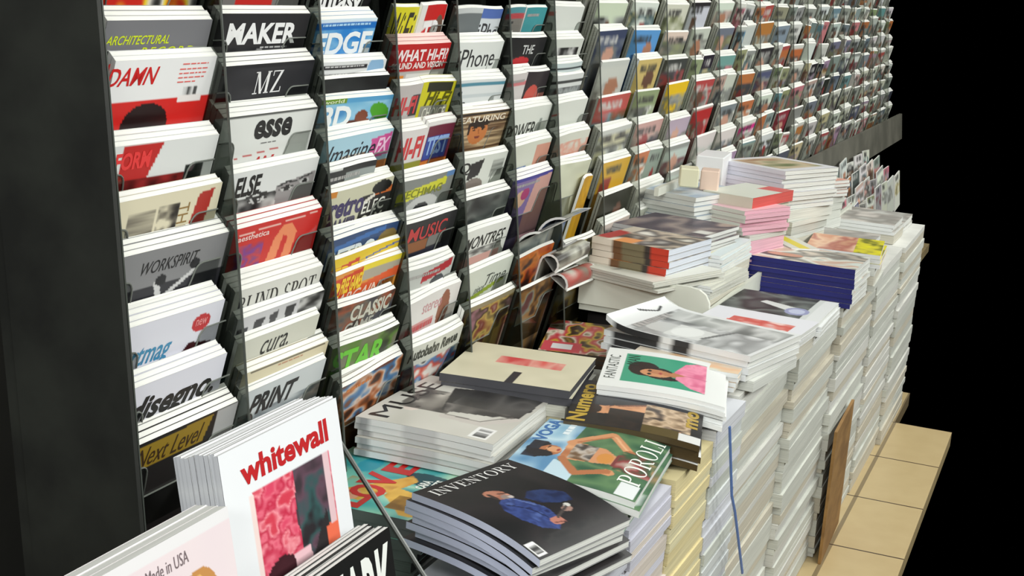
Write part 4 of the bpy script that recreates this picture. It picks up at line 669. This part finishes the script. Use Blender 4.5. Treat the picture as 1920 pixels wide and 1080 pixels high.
pile('stacked_book', [(820, 696), (895, 645), (1124, 668), (1064, 735)], -.738, .015, 2,
     ((208, 202, 176), [('m', 12, 6, 6, 3), ('p', [(.52, .34), (.7, .32), (.68, .8), (.5, .8)], (226, 196, 176)), ('n', .5, .3, .7, .82, 3, 12, 121, [(214, 90, 84), (220, 160, 146), (200, 70, 70)]), ('r', 0, .5, .3, .56, (40, 38, 44))], []),
     'cream kraft book with red print and black elastic band', cat='book', spine=(70, 70, 76), page=(70, 70, 74), jit=.004, to=-1.0, below='cream kraft book', fill=[(206, 200, 170), (190, 190, 180)], fill_th=(.014, .02))
pile('stacked_magazine', [(985, 655), (1058, 603), (1185, 612), (1150, 668)], -.80, .009, 3,
     ((120, 90, 50), [('n', 0, 0, 1, 1, 5, 6, 123, [(60, 40, 30), (206, 180, 60), (190, 60, 70), (220, 210, 190), (90, 70, 40), (196, 150, 60)]), ('r', .02, .02, .3, .5, (206, 80, 90)), ('r', .1, .14, .24, .4, (230, 230, 230))], []),
     'gaudy comic covered magazine lying flat beside the rack', spine=(60, 50, 40), to=-1.0, below='gaudy comic covered magazine')

# --- white display shelf further down the aisle
sh = tag(empty('display_shelf', (4.2, .95, 0)), 'white laminate shelf with rounded end panel carrying stacked magazines', 'shelf')
def shelf_part(name, mbx, mat):
    o = obj(name, mbx.mesh(name, [mat])); o.parent = sh; o.matrix_parent_inverse = Matrix.Translation((-4.2, -.95, 0)); return o
mb = MB(); prof = [(1.065, -.69), (.80, -.69), (.776, -.694), (.76, -.704), (.75, -.722), (.748, -.745), (.748, -.768), (1.065, -.768)]
n = len(prof); mb.add([(x, y, z + CAM_Z) for x in (3.238, 3.25) for y, z in prof], [tuple(range(n)), tuple(range(2 * n - 1, n - 1, -1))] + [(i, n + i, n + (i + 1) % n, (i + 1) % n) for i in range(n)]); shelf_part('end_panel', mb, WHITE)
mb = MB(); mb.box(3.25, 5.3, .76, 1.065, pz(-.785), pz(-.765)); shelf_part('board', mb, WHITE)
mb = MB(); mb.box(3.25, 5.3, .75, .76, pz(-.79), pz(-.742)); shelf_part('front_lip', mb, WHITE)
mb = MB(); mb.box(3.34, 5.3, .83, 1.07, 0, pz(-.786)); shelf_part('cabinet', mb, BLACK)
SB = -.765
def shelf_pile(q, z, th, n, art, label, **k):
    return pile('stacked_magazine' if k.get('cat', 'magazine') == 'magazine' else 'stacked_book', q, z, th, n, art, label, nx=k.pop('nx', 22), ny=k.pop('ny', 24), to=k.pop('to', SB), **k)
shelf_pile([(1107, 489), (1180, 462), (1300, 500), (1232, 541)], -.676, .006, 4, ((222, 222, 212), [('r', .1, .5, .5, .53, (150, 150, 146))], []), 'plain white magazine on the thin pages at the shelf end', spine=(196, 196, 186), page=(206, 206, 196), below='plain white magazine at shelf end', jit=.008, to=-.7025)
deep(np.array([3.41, .93]), 0, .2, .22, -.7035, SB, [(206, 206, 196)])
shelf_pile([(1124, 445), (1195, 419), (1318, 447), (1264, 471)], -.613, .0145, 5,
    ((196, 186, 170), [('p', [(.1, .0), (.6, .0), (.5, .26), (.02, .26)], (170, 50, 50)), ('n', 0, .2, 1, 1, 3, 3, 125, [(226, 222, 210), (50, 44, 44), (206, 190, 170), (60, 56, 60), (230, 226, 216)]), ('r', 0, .26, .26, .5, (226, 150, 90))], []),
    'thick book with red corner, topmost of the white, brown and red spines', cat='book', spine=(222, 210, 196), marks=((.28, .4, (110, 76, 50)), (.4, .7, (120, 110, 84)), (.7, .78, (60, 54, 50)), (.78, 1, (196, 62, 44))), page=(214, 220, 230), below='thick book with red corner', to=-.70, jit=.004, twist=.015)
shelf_pile([(1185, 418), (1218, 394), (1355, 422), (1326, 452)], -.612, .01, 4, ((110, 100, 104), [('n', 0, 0, 1, 1, 2, 3, 127, [(60, 50, 66), (150, 136, 130), (50, 42, 60), (170, 150, 140)]), ('r', .2, .82, .4, .96, (214, 214, 208))], []), 'purple grey magazine behind the thick red cornered books', spine=(180, 180, 180), below='purple grey magazine')
shelf_pile([(1290, 468), (1335, 440), (1405, 446), (1354, 484)], -.655, .0085, 5, ((214, 224, 226), [('n', 0, 0, .6, .7, 2, 8, 129, [(226, 180, 50), (50, 46, 40), (232, 206, 110), (214, 224, 226)])], []), 'white magazine with yellow and black stripes on the shelf', below='white magazine with yellow stripes')
shelf_pile([(1250, 519), (1300, 490), (1398, 500), (1334, 543)], -.702, .006, 5, ((222, 222, 210), [('e', .3, .3, .14, .16, (226, 100, 60)), ('n', .4, .3, 1, 1, 3, 16, 131, [(222, 222, 210), (190, 190, 180)])], []), 'white magazine with orange spot near the rounded shelf corner', below='white magazine with orange spot', page=(206, 206, 196))
shelf_pile([(1241, 353), (1272, 333), (1362, 352), (1318, 378)], -.56, .012, 8, ((206, 214, 222), [('n', 0, 0, 1, 1, 3, 5, 133, [(222, 226, 230), (150, 170, 190), (206, 210, 214)])], []), 'bluish magazine on the tall grey pile at the shelf rear', spine=(204, 206, 200), below='bluish magazine on tall grey pile', jit=.008)
shelf_pile([(1319, 372), (1352, 358), (1434, 383), (1398, 403)], -.585, .0105, 6, ((232, 190, 200), [('r', .3, .5, .5, .6, (110, 60, 60))], []), 'pink magazine over pink edged copies', spine=(206, 206, 196), page=(226, 176, 190), below='pink magazine with pink edges', to=-.72, fill=[(226, 180, 194), (206, 206, 198)])
shelf_pile([(1358, 357), (1380, 340), (1454, 352), (1430, 379)], -.556, .03, 1, ((214, 218, 206), [('r', .7, .5, 1, 1, (206, 90, 84))], []), 'cream packet with a red end on top of the pink copies', spine=(200, 196, 180), page=(206, 90, 84), to=-.60)
shelf_pile([(1409, 303), (1440, 288), (1513, 308), (1486, 328)], -.515, .012, 9, ((222, 222, 226), [('n', .1, .1, .9, .86, 2, 5, 135, [(150, 110, 80), (206, 190, 160), (110, 120, 80)])], []), 'white magazine with brown picture topping the tallest white pile', spine=(214, 214, 226), below='white magazine on the tallest pile', jit=.006)
shelf_pile([(1420, 408), (1448, 390), (1497, 394), (1462, 421)], -.66, .008, 6, ((200, 214, 226), [('r', .1, .1, .8, .8, (70, 130, 206))], []), 'white magazine with bright blue panel before the tall pile', below='white magazine with blue panel')
shelf_pile([(1512, 334), (1530, 326), (1560, 332), (1545, 348)], -.60, .01, 5, ((226, 170, 150), [('n', 0, 0, 1, 1, 3, 5, 137, [(226, 150, 130), (226, 220, 210)])], []), 'white and coral magazine on the pile beside the tall one', below='white and coral magazine')
shelf_pile([(1440, 462), (1475, 440), (1500, 432), (1478, 462)], -.70, .01, 3, ((206, 206, 196), [('r', .0, .3, 1, .7, (214, 196, 40))], []), 'grey magazine with a yellow band at the shelf edge', below='grey magazine with yellow band')
shelf_pile(rect(4.06, 4.3, .85, 1.03, .1), -.60, .01, 4, ((190, 160, 140), [('n', 0, 0, 1, 1, 5, 5, 171, [(206, 200, 190), (120, 80, 60), (206, 150, 130), (230, 226, 220)])], []), 'brown and pink magazine beside the white carton, under the tallest pile', below='brown and pink magazine by the carton')
def block(name, u, v, y, sx, sy, szz, cols, label, cat, rot=0.):
    p = on_y(u, v, y); mb = MB(); mb.box(p[0], p[0] + sx, p[1], p[1] + sy, p[2] - szz + CAM_Z, p[2] + CAM_Z, cols, rot=rot)
    o = obj(name, mb.mesh(name, [PRINT])); tag(o, label, cat); b = o.modifiers.new('b', 'BEVEL'); b.width = .003; return o
block('carton', 1352, 296, .97, .17, .08, .105, (228, 230, 232), 'white cube shaped carton at the shelf rear', 'box', .1)
block('packet', 1304, 318, .95, .07, .05, .05, (222, 220, 190), 'small cream packet left of a pink one on the shelf', 'packet', .3)
block('packet', 1344, 322, .92, .07, .05, .055, (226, 200, 184), 'small pink packet under the white carton', 'packet', .2)
mb = MB(); a = on_y(1230, 352, 1.03); b = on_y(1348, 293, 1.03)
mb.box(a[0], b[0], 1.022, 1.034, a[2] - .022 + CAM_Z, a[2] + .0 + CAM_Z); tag(obj('shelf_rail', mb.mesh('shelf_rail', [WHITE])), 'long white rail running behind the shelf piles', 'rail')

# --- low rack beyond the shelf
lowr = tag(empty('low_rack', (6.5, 1.05, 0)), 'low grey rack of stepped tiers beyond the shelf, under the main rack', 'rack')
def low_part(name, mbx, mat):
    o = obj(name, mbx.mesh(name, [mat])); o.parent = lowr; o.matrix_parent_inverse = Matrix.Translation((-6.5, -1.05, 0)); return o
TIERS = [(1.0, (1572, 312)), (.95, (1562, 350)), (.90, (1554, 388)), (.85, (1546, 424))]
for i, (y, px) in enumerate(TIERS):
    p = on_y(*px, y); mb = MB(); mb.box(5.35, 7.3, y + .012, y + .03, p[2] - .22 + CAM_Z, p[2] + .0 + CAM_Z - .05); low_part('tier_board', mb, WHITE)
    n_ = 9; x = 5.36 + .05 * i
    for k in range(n_):
        wd = rng.uniform(.16, .22); c = rng.choice(PAL); c = tuple(int(min(255, max(0, v + rng.uniform(-10, 10)))) for v in c)
        mb = MB(); cover(mb, wd, .17, .006, far_art(c, 5000 + i * 50 + k), .1, nx=12, ny=14)
        mb.add([(0, 0, -.003), (wd, 0, -.003), (wd, 0, .003), (0, 0, .003)], [(0, 3, 2, 1)], (236, 236, 230), 1)
        o = obj('magazine', mb.mesh('magazine', [PRINT, PAGES])); o.matrix_world = Matrix(((1, 0, 0, x), (0, .12, -.99, y - .006 + .0), (0, .99, .12, p[2] + CAM_Z + rng.uniform(-.015, .015)), (0, 0, 0, 1))) @ Matrix.Rotation(rng.uniform(-.1, .1), 4, 'Z')
        tag(o, cname(c) + ' magazine standing ' + ORD[k + 1] + ' along the ' + ('top', 'second', 'third', 'bottom')[i] + ' tier of the low rack', 'magazine'); x += wd + rng.uniform(.01, .05)
mb = MB(); mb.box(5.32, 7.3, 1.05, 1.09, 0, pz(-.82)); low_part('back_board', mb, DARK)

tag(obj('stacked_magazine_stock', pstock.mesh('stacked_magazine_stock', [PAGES])), 'page edges of the magazines lower down in the floor piles', 'magazines', kind='stuff')

# --- carton and strap against the floor piles
p = on_y(1566, 806, .508)
mb = MB(); mb.box(p[0] - .02, p[0] + .33, .504, .512, .0, p[2] + CAM_Z, rot=.03); o = obj('cardboard_sheet', mb.mesh('cardboard_sheet', [CARDB])); tag(o, 'brown cardboard sheet standing against the floor piles', 'cardboard')
mb = MB(); pts = [on_y(1368, 800, .528), on_y(1372, 930, .524), on_y(1378, 960, .524), on_y(1392, 1075, .524)]
for a, b in zip(pts, pts[1:]):
    dx = b - a; w_ = np.array([.0045, 0, 0]); tk = np.array([0, .0015, 0])
    P = [a - w_ - tk, a + w_ - tk, b + w_ - tk, b - w_ - tk, a - w_ + tk, a + w_ + tk, b + w_ + tk, b - w_ + tk]
    mb.add([(v[0], v[1], v[2] + CAM_Z) for v in P], [(0, 1, 2, 3), (7, 6, 5, 4), (0, 4, 5, 1), (3, 2, 6, 7), (0, 3, 7, 4), (1, 5, 6, 2)])
tag(obj('packing_strap', mb.mesh('packing_strap', [STRAP])), 'thin blue packing strap down the front of the floor piles', 'strap')

# ------------------------------------------------------------------ slanted bin at the near left
bn = tag(empty('display_bin', (1.25, .8, 0)), 'black stepped bin with slanted clear side panel at the near left', 'display bin')
def bin_part(name, mbx, mats):
    o = obj(name, mbx.mesh(name, mats)); o.parent = bn; o.matrix_parent_inverse = Matrix.Translation((-1.25, -.8, 0)); return o
mb = MB(); mb.box(.86, 1.59, .70, .93, 0, pz(-.80)); bin_part('rear_step', mb, [BLACK])
mb = MB(); mb.box(.86, 1.59, .6, .70, 0, pz(-.955)); bin_part('front_step', mb, [BLACK])
e0, e1 = on_x = [ray(643, 838) * (1.6 / ray(643, 838)[0]), ray(795, 1080) * (1.6 / ray(795, 1080)[0])]
e2 = e1 + (e1 - e0) * .55; e00 = e0 - (e1 - e0) * .1
mb = MB(); poly = [(e00[1], e00[2]), (e2[1], e2[2]), (e2[1], -1.1), (.94, -1.1), (.94, e00[2])]
mb.add([(x, y, z + CAM_Z) for x in (1.598, 1.602) for y, z in poly], [tuple(range(5)), tuple(range(9, 4, -1))] + [(i, 5 + i, 5 + (i + 1) % 5, (i + 1) % 5) for i in range(5)])
sp_ = bin_part('side_panel', mb, [GLASS]); mb = MB(); mb.tube([(1.6, e00[1], e00[2] + CAM_Z), (1.6, e2[1], e2[2] + CAM_Z)], .0034, n=8); obj('edge_strip', mb.mesh('edge_strip', [EDGE_D]), sp_)
BA = math.radians(12)
def binned(px_l, px_r, y, ht, th, copies, art, label, spine=(200, 202, 204), marks=(), page=(206, 206, 204), width=None, nx=110, ny=130, step=None, unit=None):
    a = on_y(*px_l, y) if px_l else None; b = on_y(*px_r, y); x1 = b[0]; x0 = x1 - width if width else a[0]; z = b[2] if a is None else (a[2] + b[2]) / 2; wd = x1 - x0
    def M(k, dx=0., dz=0.):
        o_ = -(th + .0004) * k
        return Matrix(((1, 0, 0, x0 + dx), (0, math.sin(BA), -math.cos(BA), y - math.cos(BA) * o_), (0, math.cos(BA), math.sin(BA), z + math.sin(BA) * o_ + CAM_Z + dz), (0, 0, 0, 1)))
    mb = MB(); cover(mb, wd, ht, th, art, unit or ht, nx=nx, ny=ny, spine=spine, spine_marks=marks)
    o = obj('magazine', mb.mesh('magazine', [PRINT])); o.matrix_world = M(0); tag(o, label, 'magazine'); p = obj('pages', page_block(wd, ht, th, page), o)
    for k in range(1, copies + 1):
        c = o.copy(); C.objects.link(c); c.matrix_world = M(k, rng.uniform(-.003, .003), rng.uniform(-.001, .003)); r = p.copy(); r.parent = c; C.objects.link(r)
        c['label'] = ' '.join(('copy standing behind the ' + label).split()[:16]); c['group'] = 'copies behind the ' + label
    return o
binned((404, 854), (626, 747), .75, .29, .005, 9,
    ((230, 232, 236), [('n', .2, .29, .87, 1.4, 12, 14, 141, [(214, 70, 100), (226, 110, 130), (190, 40, 70), (236, 150, 160), (206, 60, 80)]), ('p', [(.55, .29), (.8, .29), (.8, .9), (.6, .86), (.52, .6)], (70, 56, 64)), ('n', .54, .29, .82, 1.4, 9, 10, 143, [(60, 50, 56), (96, 70, 84), (50, 84, 84), (40, 36, 40)]), ('e', .36, .94, .17, .2, (60, 24, 32)), ('p', [(.2, 1.4), (.24, .86), (.36, .76), (.46, .82), (.54, 1.1), (.58, 1.4)], (64, 26, 34)), ('p', [(.46, .78), (.6, .78), (.64, 1.0), (.58, 1.06), (.48, .9)], (232, 190, 198)),
       ('p', [(.62, .86), (.78, .62), (.82, 1.4), (.62, 1.4)], (46, 42, 44)), ('p', [(.76, .74), (.87, .7), (.87, 1.1), (.77, 1.1)], (232, 110, 80)), ('l', [(.68, .92), (.72, 1.1)], .03, (226, 120, 60)), ('r', .8, .29, .86, .74, (222, 190, 196)), ('r', .18, .3, .21, 1.2, (236, 214, 210))],
     [('whitewall', .14, .88, .09, .235, (186, 34, 38), 'B')]), 'white upright magazine with red lower-case title and pink picture', spine=(186, 188, 194), marks=((.1, .14, (196, 198, 202)), (.5, .78, (190, 150, 154))), page=(200, 200, 200), unit=.18)
binned(None, (416, 948), .715, .24, .012, 2,
    ((226, 214, 218), [('r', 0, 0, 1, .05, (230, 228, 230)), ('n', 0, .05, 1, 1, 2, 2, 145, [(226, 210, 218), (232, 218, 220)]), ('e', .7, .3, .15, .13, (196, 140, 80)), ('l', [(.6, .28), (.7, .21), (.8, .28)], .03, (226, 180, 110)), ('l', [(.62, .34), (.72, .26), (.82, .34)], .02, (160, 104, 54)), ('e', .7, .42, .1, .12, SKIN)],
     [('Made in USA', .32, .64, .075, .125, (120, 106, 110))]), 'pale pink magazine with blond head and thin grey lettering, lower left', page=(206, 206, 202), width=.2)
binned(None, (725, 987), .655, .27, .006, 5,
    ((24, 24, 24), [('n', 0, .4, 1, 1, 3, 3, 147, [(24, 24, 24), (60, 60, 60)])], [('MARK', .34, .98, .05, .36, (232, 234, 230), 'B')]), 'black magazine with bold white capitals beside the slanted panel', page=(226, 226, 222), width=.225)
